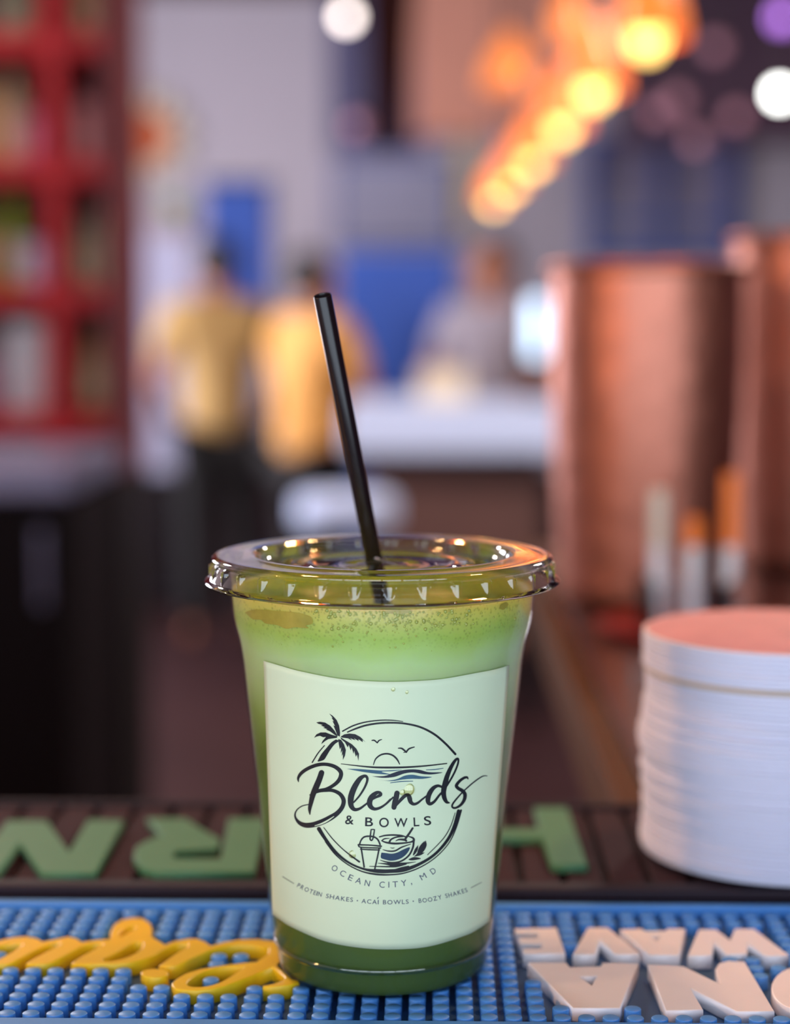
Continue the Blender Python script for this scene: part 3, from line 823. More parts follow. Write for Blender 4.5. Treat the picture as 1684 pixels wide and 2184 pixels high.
curve = catmull([(100, 600), (125, 612), (215, 657), (310, 688), (450, 716), (560, 730), (700, 744), (820, 748), (890, 747), (990, 743), (1080, 736), (1160, 727), (1250, 706), (1350, 682), (1450, 650), (1500, 632)], 8)
def along(x):
    for (a, b), (c, d) in zip(curve, curve[1:]):
        if a <= x <= c: return b + (d - b) * (x - a) / (c - a), math.degrees(math.atan2(d - b, c - a))
    return curve[-1][1], -18
for word, xa, xb in (('PROTEIN', 125, 315), ('SHAKES', 348, 558), ('ACAI', 625, 758), ('BOWLS', 792, 992), ('BOOZY', 1070, 1250), ('SHAKES', 1278, 1450)):
    ws = [max(0.18, glyph(c, 0.0)[3] - glyph(c, 0.0)[2]) if c != 'I' else 0.12 for c in word]
    gap = 0.14
    tot = sum(ws) + gap * (len(word) - 1)
    x = xa
    for c, wg in zip(word, ws):
        wd = wg / tot * (xb - xa)
        y, r = along(x + wd / 2)
        put(k, z4, c, x + wd / 2, y, wd if c != 'I' else 7, 34, r, 0.006)
        x += wd + gap / tot * (xb - xa)
k.stroke(z4, [(749, 719, 4), (753, 714, 5), (757, 709, 3)], 2)
for xx, yy in ((592, 736), (1028, 740)):
    k.poly(z4, [(xx - 6, yy), (xx, yy - 6), (xx + 6, yy), (xx, yy + 6)], 2)
k.build('small_line', SLATE)
k = Ink()
k.stroke(z4, [(10, 548, 5), (50, 574, 5), (95, 601, 4)])
k.build('dash', GREYINK)
k = Ink()
k.stroke(z4, [(1480, 635, 4), (1520, 614, 5), (1562, 592, 3)])
k.build('dash', GREYINK)
M_drop = clear('water_drop', (0.93, 0.88, 0.72), 0.02, 1.2, 0.05)
for px, py, r in ((871, 1684, 0.0017), (857, 1690, 0.0008), (752, 1822, 0.0011), (838, 1470, 0.0006), (867, 1476, 0.0005)):
    p = on_cup(px, py, OFF)
    bm = bmesh.new(); bmesh.ops.create_icosphere(bm, subdivisions=2, radius=r, matrix=Matrix.Translation(p) @ Matrix.Diagonal((1, 0.25, 1.1, 1)))
    me = bpy.data.meshes.new('water_drop'); bm.to_mesh(me); bm.free()
    link('water_drop', me, M_drop, lab, smooth=True)

# ------------------------------------------------------------------ straw
M_straw = mat('black_straw_plastic', srgb(24, 14, 18), 0.22, var=0.2, scale=300, spec=0.5)
slid = on_z(796, 1187, zt - 0.0030)
topp = at_y(687, 630, slid.y - 0.024)
dirv = (topp - slid).normalized()
low = slid - dirv * ((slid.z - zliq + 0.03) / dirv.z)
RS = 0.5 * 38.5 * (topp - CAM).length / F
straw = empty('drinking_straw', low, 'black plastic drinking straw leaning out of the cup lid', 'straw')
a = dirv.cross(Vector((0, 1, 0))).normalized(); b2 = dirv.cross(a)
V, Fs = [], []
prof_s = [(low, RS * 0.99), (slid, RS), (topp - dirv * 0.0002, RS), (topp, RS - 0.0001), (topp, RS - 0.0003), (topp - dirv * 0.0004, RS - 0.0004), (low, RS - 0.0004)]
SG = 32
for c, r in prof_s:
    for q in range(SG):
        t = 2 * PI * q / SG
        V.append(c + (a * math.cos(t) + b2 * math.sin(t)) * r)
for i in range(len(prof_s) - 1):
    for q in range(SG):
        q2 = (q + 1) % SG
        Fs.append((i * SG + q, i * SG + q2, (i + 1) * SG + q2, (i + 1) * SG + q))
so_ = obj('tube', V, Fs, M_straw, straw, True)
so_.data.set_sharp_from_angle(angle=math.radians(40))

# ------------------------------------------------------------------ stack of coasters
M_coast = mat('white_pulp_board', srgb(224, 220, 236), 0.9, var=0.05, scale=90)
M_tan = mat('tan_pulp_board', srgb(196, 172, 150), 0.85, var=0.05, scale=90)
M_pink = mat('pink_printed_board', srgb(214, 150, 160), 0.7, var=0.18, scale=60)
zc0 = DT + 0.0012
fb = on_z(1700, 1896, zc0)                     # nearest point of the lowest coaster
left = on_z(1376, 1780, zc0)
RC = 0.0475
cc = Vector((fb.x + 0.0015, fb.y + RC, 0))
cc.x = at_y(1377, 1600, cc.y - 0.012).x + RC
TH = 0.00150
ztop = None
zt_target = at_y(1684, 1393, cc.y - RC).z
NC = max(20, int((zt_target - zc0) / TH))
cprof = [(0, 0.00002), (RC - 0.0006, 0.00002), (RC - 0.0002, 0.0002), (RC, 0.0005), (RC, 0.00105), (RC - 0.0002, 0.0013), (RC - 0.0006, TH - 0.00002), (0, TH - 0.00002)]
CV, CF = lathe(cprof, 64)
cme = mesh('coaster', CV, CF)
bm = bmesh.new(); bm.from_mesh(cme); bmesh.ops.remove_doubles(bm, verts=bm.verts, dist=1e-7); bmesh.ops.recalc_face_normals(bm, faces=bm.faces); bm.to_mesh(cme); bm.free()
for p in cme.polygons: p.use_smooth = True
cme.set_sharp_from_angle(angle=math.radians(35)); cme.materials.append(M_coast)
cme2 = cme.copy(); cme2.materials.clear(); cme2.materials.append(M_tan)
for i in range(NC):
    t = i / NC
    jx = 0.0010 * math.sin(t * 9.0) + rnd.uniform(-0.0007, 0.0007) + (0.0016 if t < 0.55 else 0.0024 if t < 0.8 else 0.001) - 0.0012
    jy = 0.0006 * math.sin(t * 7 + 1) + rnd.uniform(-0.0007, 0.0007)
    tan = (i == NC - 9)
    if tan: jx -= 0.0006; jy -= 0.0006
    o = bpy.data.objects.new('coaster', cme2 if tan else cme); COL.objects.link(o)
    o.location = (cc.x + jx, cc.y + jy, zc0 + i * TH); o.rotation_euler.z = rnd.uniform(0, 6)
    if tan: tag(o, 'tan round coaster showing as a thin brown line in the white stack', 'coaster', 'round coasters stacked on the dark mat')
    elif i == NC - 1:
        tag(o, 'round coaster with pink printed face on top of the stack', 'coaster', 'round coasters stacked on the dark mat')
        pr = lathe_obj('printed_face', [(0, 0.0), (RC - 0.0012, 0.0), (RC - 0.0010, -0.0001)], M_pink, None, 64, (0, 0, TH + 0.0001))
        pr.parent = o
    else: tag(o, 'thin white round pulp board coaster within the tall stack', 'coaster', 'round coasters stacked on the dark mat')

# ------------------------------------------------------------------ copper buckets, markers on the side leg of the bar
def hammered(name, label, px, py_top, Y, rad, htop, m):
    base = at_y(px, 1300, Y); base.z = 0.0
    h = at_y(px, py_top, Y).z
    e = empty(name, (base.x, Y, 0.0005), label, 'bucket', 'hammered copper buckets on the bar')
    pr = [(0.0, 0.0), (rad * 0.80, 0.0), (rad * 0.86, 0.004)]
    N = 30
    for i in range(N + 1):
        t = i / N
        pr.append((rad * (0.88 + 0.12 * math.sin(t * PI * 0.62)), 0.006 + (h - 0.012) * t))
    def rf(a, j, r):
        if j < 3: return r
        z = pr[j][1]
        return r + 0.0011 * noise.noise(Vector((math.sin(a) * 9, math.cos(a) * 9, z * 90))) - 0.0004
    body = lathe_obj('body', pr, m, e, 96, (base.x, Y, 0.0005), rf)
    rt = pr[-1][0]
    ring = [(rt + 0.004 * math.cos(q * PI / 6), h - 0.006 + 0.004 * math.sin(q * PI / 6)) for q in range(13)]
    lathe_obj('rolled_rim', ring, m, e, 96, (base.x, Y, 0.0005))
    return e
M_copper = mat('hammered_copper', srgb(192, 124, 104), 0.46, 1.0, var=0.18, scale=40)
hammered('copper_bucket', 'tall hammered copper bucket standing beside the golden wood edging', 1372, 556, 0.74, 0.066, 0, M_copper)
hammered('copper_bucket', 'taller hammered copper bucket half hidden behind the other bucket', 1722, 498, 0.92, 0.064, 0, M_copper)

YM = 0.60
M_mwhite = mat('white_marker_plastic', srgb(225, 232, 245), 0.3, var=0.03)
M_morange = mat('orange_marker_plastic', srgb(240, 130, 40), 0.35, var=0.05)
M_mgrey = mat('pale_marker_plastic', srgb(205, 205, 195), 0.35, var=0.05)
M_glass = clear('tumbler_glass', (0.97, 0.97, 0.98), 0.02, 1.0, 0.01)
M_red = mat('red_lacquer', srgb(150, 20, 22), 0.35, var=0.1)
gc = at_y(1462, 1300, YM); gc.z = 0
dish = lathe_obj('serving_dish', [(0.0, 0.0006), (0.040, 0.0006), (0.046, 0.006), (0.0475, 0.0066), (0.046, 0.0074), (0.039, 0.0026), (0.0, 0.0024)], M_red, None, 64, (gc.x - 0.008, YM, 0))
tag(dish, 'small round red dish under the glass of markers', 'dish')
gl_h = 0.034
lathe_obj('glass_tumbler', [(0.0, 0.0026), (0.0265, 0.0026), (0.029, 0.004), (0.031, gl_h), (0.0300, gl_h + 0.0004), (0.0294, gl_h), (0.0272, 0.006), (0.0, 0.0055)], M_glass, None, 64, (gc.x, YM, 0))
tg = bpy.data.objects['glass_tumbler']; tag(tg, 'short clear glass tumbler holding upright markers', 'tumbler')
for px, cap_px, capm, lab_ in ((1403, 1045, M_mgrey, 'white marker with long pale grey cap in the glass tumbler'),
                               (1478, 1105, M_morange, 'white marker with short orange cap in the glass tumbler'),
                               (1556, 1010, M_morange, 'white marker with long orange cap in the glass tumbler')):
    p = at_y(px, 1200, YM)
    zj = at_y(px, 1165, YM).z; ztp = at_y(px, cap_px, YM).z
    e = empty('marker_pen', (p.x, YM, 0.0062), lab_, 'marker', 'markers standing in the glass tumbler')
    rr = 0.0048
    lathe_obj('barrel', [(0, 0), (rr * 0.9, 0), (rr, 0.001), (rr, zj - 0.0062), (rr * 0.8, zj - 0.0062)], M_mwhite, e, 20, (p.x, YM, 0.0062))
    lathe_obj('cap', [(rr * 0.9, zj), (rr * 1.08, zj), (rr * 1.05, ztp - 0.001), (rr * 0.8, ztp), (0, ztp)], capm, e, 20, (p.x, YM, 0))

# ------------------------------------------------------------------ warm hanging lamps
M_bulb = mat('lit_bulb', (1, 0.8, 0.4), 0.3, emit=(1.0, 0.62, 0.15), estr=5.6, var=0.0)
M_shade = mat('amber_glass_shade', srgb(230, 110, 40), 0.3, var=0.1, emit=(1.0, 0.24, 0.04), estr=1.05)
M_shade_dim = mat('dim_amber_glass_shade', srgb(230, 120, 50), 0.3, var=0.1, emit=(1.0, 0.32, 0.07), estr=0.55)
M_cord = mat('dark_cable', srgb(30, 20, 20), 0.6)
def pendant(p, label, group, bulb=True, r=0.065, shade=M_shade, power=0):
    e = empty('pendant_lamp', (p.x, p.y, p.z - 0.06), label, 'pendant lamp', group)
    tube('cable', [(p.x, p.y, CEIL), (p.x, p.y, p.z + 0.12)], 0.004, M_cord, e, 8)
    c = (p.x, p.y, p.z)
    lathe_obj('shade', [(0.012, 0.125), (0.016, 0.115), (0.03, 0.09), (r * 0.8, 0.05), (r, 0.0), (r * 1.02, -0.03), (r * 0.98, -0.03), (r * 0.77, 0.048), (0.028, 0.085)], shade, e, 32, c)
    lathe_obj('ceiling_cap', [(0.0, 0.0), (0.03, 0.0), (0.026, -0.02), (0.006, -0.028), (0.0, -0.028)], M_cord, e, 24, (p.x, p.y, CEIL))
    lathe_obj('socket', [(0, 0.12), (0.014, 0.118), (0.014, 0.06), (0.0, 0.055)], M_cord, e, 16, c)
    if bulb:
        bp = [(0.0, -0.062)] + [(0.029 * math.sin(t * PI / 10) ** 0.8, -0.018 - 0.044 * math.cos(t * PI / 10)) for t in range(1, 9)] + [(0.011, 0.035), (0.011, 0.06)]
        lathe_obj('bulb', bp, M_bulb, e, 24, c)
        if power:
            l = bpy.data.lights.new('pendant_glow', 'POINT'); l.energy = power; l.color = (1.0, 0.55, 0.22); l.shadow_soft_size = 0.036
            lo = bpy.data.objects.new('pendant_glow', l); COL.objects.link(lo); lo.location = (p.x, p.y, p.z - 0.05)
    return e
HL = 0.5
for i, (px, py) in enumerate(((1380, 88), (1266, 197), (1198, 276), (1136, 348), (1088, 398), (1054, 432))):
    Yp = HL / ((680 - py) / F * 1.0) - D
    p = at_y(px, py, Yp); p.z += 0.035
    pendant(p, 'lit amber pendant lamp in the row over the side of the bar', 'row of lit amber pendants')
for px, py, Yp, s in ((1085, 165, 4.6, 0.075), (1215, 70, 4.2, 0.055)):
    pendant(at_y(px, py, Yp), 'dim orange pendant shade beside the row of lit lamps', 'dim orange pendants', False, s, M_shade_dim)
for u, v in ((-0.30, 0.22), (0.42, 0.26)):
    p = bar(u, v, 0.92)
    pendant(p, 'lit amber pendant lamp hanging above the bar mats', 'amber pendants over the mats', power=17.0)
p = bar(-1.15, -0.42, 0.45)  # lamp added out of view to warm and brighten the cup's left side
pendant(p, 'added lit amber pendant lamp over the far end of the counter', None, power=34.0)

M_globe = mat('white_globe', (1, 1, 1), 0.3, emit=(1.0, 0.86, 0.78), estr=8.5, var=0.0)
M_globe2 = mat('cool_white_globe', (1, 1, 1), 0.3, emit=(0.98, 1.0, 0.95), estr=16.0, var=0.0)
M_globe3 = mat('violet_globe', (0.6, 0.3, 0.9), 0.3, emit=(0.42, 0.15, 0.75), estr=3.5, var=0.0)
def globe(px, py, Yp, r, m, label, group=None):
    p = at_y(px, py, Yp)
    e = empty('globe_lamp', (p.x, p.y, p.z - r), label, 'globe lamp', group)
    tube('cable', [(p.x, p.y, CEIL), (p.x, p.y, p.z + r * 0.95)], 0.004, M_cord, e, 8)
    lathe_obj('globe', [(r * math.sin(t * PI / 12), -r * math.cos(t * PI / 12)) for t in range(13)], m, e, 24, tuple(p))
    lathe_obj('fitting', [(0, 0.02), (0.02, 0.018), (0.022, 0.0), (0.0, -0.004)], M_cord, e, 16, (p.x, p.y, p.z + r))
globe(739, 36, 5.2, 0.022, M_globe, 'small lit warm white globe lamp beside the dark hanging post')
globe(1662, 200, 4.8, 0.020, M_globe2, 'bright cool white globe lamp under the purple bulkhead')
globe(1668, 38, 4.9, 0.028, M_globe3, 'small violet globe lamp above the bright white globe')
M_lilac = mat('pink_glass_ball', srgb(190, 130, 150), 0.2, var=0.1, emit=(0.5, 0.25, 0.3), estr=0.3)
for px, py in ((1525, 100), (1445, 215), (1570, 250), (1485, 300), (1405, 240)):
    globe(px, py, 5.6, 0.03, M_lilac, 'small pinkish glass ball hanging under the purple bulkhead', 'pinkish glass balls')
globe(762, 268, 5.8, 0.03, M_lilac, 'pinkish glass ball hanging beside the dark hanging post')

# ceiling panels added out of view to brighten the far wall
M_panel = mat('added_lit_diffuser', (1, 1, 1), 0.5, emit=(1.0, 0.93, 0.88), estr=3.0, var=0.0)
for x, y in ((-1.6, 3.2), (1.5, 3.4)):
    e = empty('added_ceiling_panel', (x, y, CEIL - 0.03), 'added flat lit ceiling panel brightening the dining room', 'added ceiling light', 'added ceiling panels')
    box('housing', (x - 0.3, y - 0.3, CEIL - 0.03), (x + 0.3, y + 0.3, CEIL), M_frame, e)
    box('diffuser', (x - 0.28, y - 0.28, CEIL - 0.034), (x + 0.28, y + 0.28, CEIL - 0.0301), M_panel, e)
    area('added_ceiling_fill', (x, y, CEIL - 0.05), (0, 0, 0), 0.55, 0.55, 76, (1.0, 0.88, 0.80))

# ------------------------------------------------------------------ the far side of the room
def wbox(name, x0, x1, y0, y1, Y, depth, m, parent=None, bev=0.0):
    """a box whose front face covers photo columns x0..x1 and rows y0..y1 at depth Y"""
    a = at_y(x0, y1, Y); b = at_y(x1, y0, Y)
    return box(name, (a.x, Y, a.z), (b.x, Y + depth, b.z), m, parent, bev)
M_royal = mat('royal_blue_paint', srgb(52, 92, 186), 0.6, var=0.12, scale=4)
M_royal2 = mat('denim_blue_paint', srgb(58, 90, 172), 0.6, var=0.12, scale=4)
M_pale = mat('pale_grey_board', srgb(166, 164, 188), 0.7, var=0.08, scale=4)
M_terra = mat('terracotta_plaster', srgb(208, 142, 120), 0.8, var=0.15, scale=4)
M_offwhite = mat('bluish_white_laminate', srgb(204, 218, 252), 0.45, var=0.03)
M_brown2 = mat('mid_brown_wood', srgb(92, 60, 54), 0.65, var=0.25, scale=6)
M_black = mat('black_lacquer', srgb(20, 12, 16), 0.75, var=0.2, spec=0.15)
M_cream = mat('cream_paint', srgb(226, 208, 180), 0.7, var=0.06)
M_orange = mat('orange_paint', srgb(214, 100, 44), 0.7, var=0.1)
M_leaf = mat('leaf_green', srgb(120, 160, 70), 0.6, var=0.25)
M_clay = mat('clay_pot', srgb(150, 120, 110), 0.8, var=0.1)

zw = at_y(842, 1000, BACK - 0.03).z
st(box('trim_5', (-3.0, BACK - 0.025, FLOOR), (3.2, BACK - 0.001, zw), mat('dark_wainscot', srgb(46, 26, 30), 0.7, var=0.2, scale=3, spec=0.2)), 'dark wooden wainscot along the far wall')
# hanging blue banner
e = empty('wall_banner', at_y(503, 660, BACK - 0.03), 'narrow royal blue banner hanging on the pale wall', 'banner')
wbox('cloth', 440, 572, 392, 690, BACK - 0.03, 0.01, M_royal, e, 0.003)
wbox('rod', 432, 580, 384, 393, BACK - 0.035, 0.02, M_black, e, 0.003)
# sun ornament
c = at_y(306, 290, BACK - 0.05)
e = empty('sun_ornament', c, 'round orange and cream sun ornament hanging on the pale wall', 'wall ornament')
def disc(name, c, r, th, m, parent):
    o = lathe_obj(name, [(0, 0), (r * 0.92, 0), (r, -th * 0.4), (r, -th), (0, -th)], m, None, 32)
    o.data.transform(Matrix.Rotation(PI / 2, 4, 'X')); o.data.transform(Matrix.Translation(c))
    adopt(o, parent); return o
disc('centre', Vector((c.x, c.y - 0.005, c.z)), 0.135, 0.03, M_orange, e)
for q in range(12):
    a0 = q * PI / 6
    d = Vector((math.cos(a0), 0, math.sin(a0))); n_ = Vector((-d.z, 0, d.x))
    P = [c + d * 0.125 + n_ * 0.032, c + d * 0.19 + n_ * 0.035, c + d * 0.235, c + d * 0.19 - n_ * 0.035, c + d * 0.125 - n_ * 0.032]
    back = [v + Vector((0, 0.012, 0)) for v in P]
    F5 = [tuple(range(4, -1, -1)), tuple(range(5, 10))] + [(i, (i + 1) % 5, 5 + (i + 1) % 5, 5 + i) for i in range(5)]
    obj('ray', P + back, F5, M_cream, e)
# white cabinet with a plant
e = empty('white_cabinet', at_y(352, 1230, 7.2), 'tall pale grey cabinet against the far wall under a plant', 'cabinet')
a = at_y(285, 500, 7.2); b = at_y(425, 500, 7.2)
box('carcass', (a.x, 7.22, FLOOR + 0.06), (b.x, 7.6, a.z), M_pale, e, 0.004)
box('plinth', (a.x + 0.02, 7.24, FLOOR), (b.x - 0.02, 7.58, FLOOR + 0.06), M_black, e)
mx_ = (a.x + b.x) / 2
for xa, xb in ((a.x + 0.006, mx_ - 0.003), (mx_ + 0.003, b.x - 0.006)):
    dd = box('door', (xa, 7.2, 0.33 * 0 - 0.45), (xb, 7.22, a.z - 0.02), M_pale, e, 0.003)
    box('drawer_front', (xa, 7.2, FLOOR + 0.07), (xb, 7.22, -0.456), M_black, e, 0.003)
    hx = xb - 0.02 if xb < mx_ + 0.01 else xa + 0.02
    box('handle', (hx - 0.005, 7.185, 0.0), (hx + 0.005, 7.2, 0.12), M_black, dd)
pc = Vector(((a.x + b.x) / 2 + 0.02, 7.4, a.z))
e = empty('potted_plant', pc, 'small leafy plant in a clay pot on the pale cabinet', 'plant')
lathe_obj('pot', [(0, 0.001), (0.045, 0.001), (0.062, 0.07), (0.066, 0.07), (0.066, 0.08), (0.058, 0.08), (0.05, 0.065), (0, 0.065)], M_clay, e, 32, tuple(pc))
rl = random.Random(5)
for q in range(22):
    a0 = rl.uniform(0, 2 * PI); el = rl.uniform(0.3, 1.3); L = rl.uniform(0.09, 0.16)
    d = Vector((math.cos(a0) * math.cos(el), math.sin(a0) * math.cos(el), math.sin(el))); s_ = d.cross(Vector((0, 0, 1))).normalized()
    r0 = pc + Vector((0, 0, 0.065)); bend = Vector((0, 0, -0.03))
    obj('leaf', [r0, r0 + d * L * 0.4 + s_ * 0.018, r0 + d * L * 0.75 + s_ * 0.015 + bend * 0.5, r0 + d * L + bend, r0 + d * L * 0.75 - s_ * 0.015 + bend * 0.5, r0 + d * L * 0.4 - s_ * 0.018],
        [(0, 1, 5), (1, 2, 4, 5), (2, 3, 4)], M_leaf, e)
# blue partition with grey board above
e = empty('blue_partition', at_y(845, 1215, 7.0), 'royal blue freestanding partition behind the white counter', 'partition')
a = at_y(722, 535, 7.0); b = at_y(975, 535, 7.0)
box('panel', (a.x, 7.0, FLOOR + 0.05), (b.x, 7.05, a.z), M_royal, e, 0.004)
for xx in (a.x + 0.05, b.x - 0.1):
    box('foot', (xx, 6.9, FLOOR), (xx + 0.05, 7.15, FLOOR + 0.05), M_black, e, 0.004)
e = empty('pale_board', at_y(840, 520, BACK - 0.04), 'pale grey board on the wall above the blue partition', 'wall board')
wbox('panel', 722, 965, 345, 515, BACK - 0.035, 0.03, M_pale, e, 0.003)
for x0, x1, y0, y1 in ((716, 971, 338, 346), (716, 971, 514, 522), (716, 723, 346, 514), (964, 971, 346, 514)):
    wbox('frame', x0, x1, y0, y1, BACK - 0.045, 0.04, M_royal2, e, 0.002)
# dark strip of wall, terracotta bulkhead, purple bulkhead
st(wbox('trim_1', 700, 905, -60, 330, BACK - 0.02, 0.015, mat('dusk_blue_paint', srgb(96, 92, 128), 0.7)), 'dusky blue painted band of the far wall')
st(wbox('trim_2', 880, 1180, -60, 285, 7.4, 0.2, M_terra), 'terracotta bulkhead hanging from the ceiling')
st(wbox('trim_3', 1330, 2200, -120, 300, 6.4, 0.2, M_purple), 'dark purple bulkhead hanging from the ceiling')
st(wbox('trim_4', 978, 1006, 285, 480, 7.9, 0.05, mat('dull_yellow_paint', srgb(190, 166, 96), 0.7)), 'dull yellow narrow post below the bulkhead')
# dark hanging post
p0 = at_y(842, -120, 4.4)
zb_ = at_y(826, 318, 4.4)
e = empty('hanging_post', zb_, 'dark tapered wooden post hanging down from the ceiling', 'post')
wt, wb2 = 78 * mpp(4.4), 36 * mpp(4.4)
V = []
for (cxp, zz, ww) in ((p0.x, CEIL, wt), (zb_.x, zb_.z + 0.02, wb2), (zb_.x, zb_.z, wb2 * 0.7)):
    V += [(cxp - ww, 4.4 - ww, zz), (cxp + ww, 4.4 - ww, zz), (cxp + ww, 4.4 + ww, zz), (cxp - ww, 4.4 + ww, zz)]
Fs = [(0, 1, 2, 3), (8, 9, 10, 11)] + [(l * 4 + i, l * 4 + (i + 1) % 4, l * 4 + 4 + (i + 1) % 4, l * 4 + 4 + i) for l in (0, 1) for i in range(4)]
obj('shaft', V, Fs, mat('very_dark_wood', srgb(34, 8, 8), 0.8, var=0.2, spec=0.1), e)
box('ceiling_plate', (p0.x - wt * 1.3, 4.4 - wt * 1.3, CEIL - 0.03), (p0.x + wt * 1.3, 4.4 + wt * 1.3, CEIL), M_black, e, 0.003)
# blue framed window in the far wall
we = st(wbox('window_3', 1250, 1575, 285, 300, BACK - 0.06, 0.06, M_royal2), 'blue framed window with dull grey panes in the far wall')
for x0, x1, y0, y1 in ((1250, 1575, 535, 556), (1250, 1275, 300, 535), (1550, 1575, 300, 535), (1404, 1420, 300, 535), (1275, 1550, 470, 482)):
    wbox('sash_bar', x0, x1, y0, y1, BACK - 0.06, 0.06, M_royal2, we, 0.003)
M_dull = mat('dull_window_glass', srgb(134, 124, 150), 0.3, var=0.2, scale=3)
for x0, x1, y0, y1 in ((1275, 1404, 300, 470), (1420, 1550, 300, 470), (1275, 1404, 482, 535), (1420, 1550, 482, 535)):
    wbox('pane', x0, x1, y0, y1, BACK - 0.02, 0.012, M_dull, we)
# white counter
e = empty('white_counter', at_y(960, 1500, 4.9), 'long bluish white counter with brown panelled body', 'counter')
a = at_y(735, 862, 4.9); b = at_y(1200, 968, 4.9)
box('worktop', (a.x, 4.9, b.z), (b.x, 5.5, a.z), M_offwhite, e, 0.008)
box('body', (a.x + 0.06, 5.0, FLOOR + 0.5), (b.x - 0.05, 5.45, b.z), M_brown2, e)
box('leg', (a.x + 0.06, 5.0, FLOOR), (a.x + 0.12, 5.06, FLOOR + 0.5), M_black, e); box('leg', (b.x - 0.11, 5.0, FLOOR), (b.x - 0.05, 5.06, FLOOR + 0.5), M_black, e)
box('leg', (a.x + 0.06, 5.39, FLOOR), (a.x + 0.12, 5.45, FLOOR + 0.5), M_black, e); box('leg', (b.x - 0.11, 5.39, FLOOR), (b.x - 0.05, 5.45, FLOOR + 0.5), M_black, e)
ctz = a.z
# tube lamp on it
M_lit = mat('cool_lit_tube', (0.8, 0.9, 1), 0.3, emit=(0.45, 0.72, 1.0), estr=2.3, var=0.0)
p = at_y(1145, 640, 5.2); zlo_ = at_y(1145, 762, 5.2).z
e = empty('tube_lamp', (p.x, 5.2, ctz), 'upright glowing bluish white tube lamp standing on the white counter', 'lamp')
lathe_obj('base', [(0, 0.0005), (0.05, 0.0005), (0.05, 0.012), (0.015, 0.02), (0, 0.02)], M_black, e, 32, (p.x, 5.2, ctz))
lathe_obj('stem', [(0.008, 0.02), (0.008, zlo_ - ctz)], M_black, e, 16, (p.x, 5.2, ctz))
lathe_obj('tube', [(0, zlo_ - ctz), (0.02, zlo_ - ctz), (0.022, zlo_ - ctz + 0.005), (0.022, p.z - ctz - 0.005), (0.02, p.z - ctz), (0, p.z - ctz)], M_lit, e, 24, (p.x, 5.2, ctz))
lathe_obj('cap', [(0.021, p.z - ctz), (0.021, p.z - ctz + 0.01), (0, p.z - ctz + 0.012)], M_pale, e, 24, (p.x, 5.2, ctz))
# carton on it
p = at_y(945, 800, 5.15)
e = empty('carton', (p.x, 5.15, ctz), 'small tan carton standing on the white counter', 'carton')
box('carton_body', (p.x - 0.075, 5.1, ctz + 0.0005), (p.x + 0.075, 5.25, ctz + 0.09), M_cream, e, 0.002)
for s in (-1, 1):
    me = frame_box(Vector((p.x + s * 0.075, 5.1, ctz + 0.0905)), Vector((-s * 0.07, 0, 0.012)), Vector((0, 0.15, 0)), Vector((0, 0, 0.003)))
    link('flap', me, M_cream, e)
# white stool in front
p = at_y(738, 1055, 4.3)
e = empty('white_stool', (p.x, 4.3, FLOOR), 'white seated stool with dark legs before the white counter', 'stool')
lathe_obj('seat', [(0, 0), (0.12, 0), (0.135, 0.012), (0.135, 0.065), (0.12, 0.08), (0, 0.082)], M_offwhite, e, 40, (p.x, 4.3, p.z - 0.08))
for q in range(4):
    a0 = PI / 4 + q * PI / 2; d = Vector((math.cos(a0), math.sin(a0), 0))
    tube('leg', [Vector((p.x, 4.3, p.z - 0.08)) + d * 0.09, Vector((p.x, 4.3, FLOOR)) + d * 0.17], 0.013, M_black, e, 10)
lathe_obj('foot_ring', [(0.138 + 0.008 * math.cos(q * PI / 4), 0.008 * math.sin(q * PI / 4)) for q in range(9)], M_black, e, 40, (p.x, 4.3, FLOOR + 0.3))

# ------------------------------------------------------------------ people
M_skin = mat('skin', srgb(176, 112, 84), 0.6, var=0.05)
M_hair = mat('black_hair', srgb(26, 16, 14), 0.5, var=0.2, scale=80)
M_ysh = mat('yellow_shirt', srgb(182, 146, 90), 0.85, var=0.05)
M_osh = mat('amber_shirt', srgb(214, 152, 78), 0.85, var=0.05)
M_gsh = mat('grey_shirt', srgb(150, 140, 150), 0.85, var=0.05)
M_pants = mat('black_trousers', srgb(14, 10, 12), 0.85, var=0.1)
def skin(name, chains, m, parent, sub=2):
    V, E, R, idx = [], [], [], {}
    for ch in chains:
        prev = None
        for x, y, z, r in ch:
            key = (round(x, 4), round(y, 4), round(z, 4))
            if key not in idx:
                idx[key] = len(V); V.append((x, y, z)); R.append(r)
            if prev is not None and prev != idx[key]: E.append((prev, idx[key]))
            prev = idx[key]
    me = bpy.data.meshes.new(name); me.from_pydata(V, E, []); me.update()
    o = bpy.data.objects.new(name, me); COL.objects.link(o); me.materials.append(m)
    o.modifiers.new('skin', 'SKIN')
    for i, sv in enumerate(me.skin_vertices[0].data):
        sv.radius = (R[i] if not isinstance(R[i], tuple) else R[i][0], R[i] if not isinstance(R[i], tuple) else R[i][1])
        sv.use_root = (i == 0)
    s = o.modifiers.new('sub', 'SUBSURF'); s.levels = sub; s.render_levels = sub
    dg = bpy.context.evaluated_depsgraph_get()
    me2 = bpy.data.meshes.new_from_object(o.evaluated_get(dg))
    bpy.data.objects.remove(o)
    me2.materials.clear(); me2.materials.append(m)
    for p in me2.polygons: p.use_smooth = True
    o = bpy.data.objects.new(name, me2); COL.objects.link(o); o.parent = parent
    return o
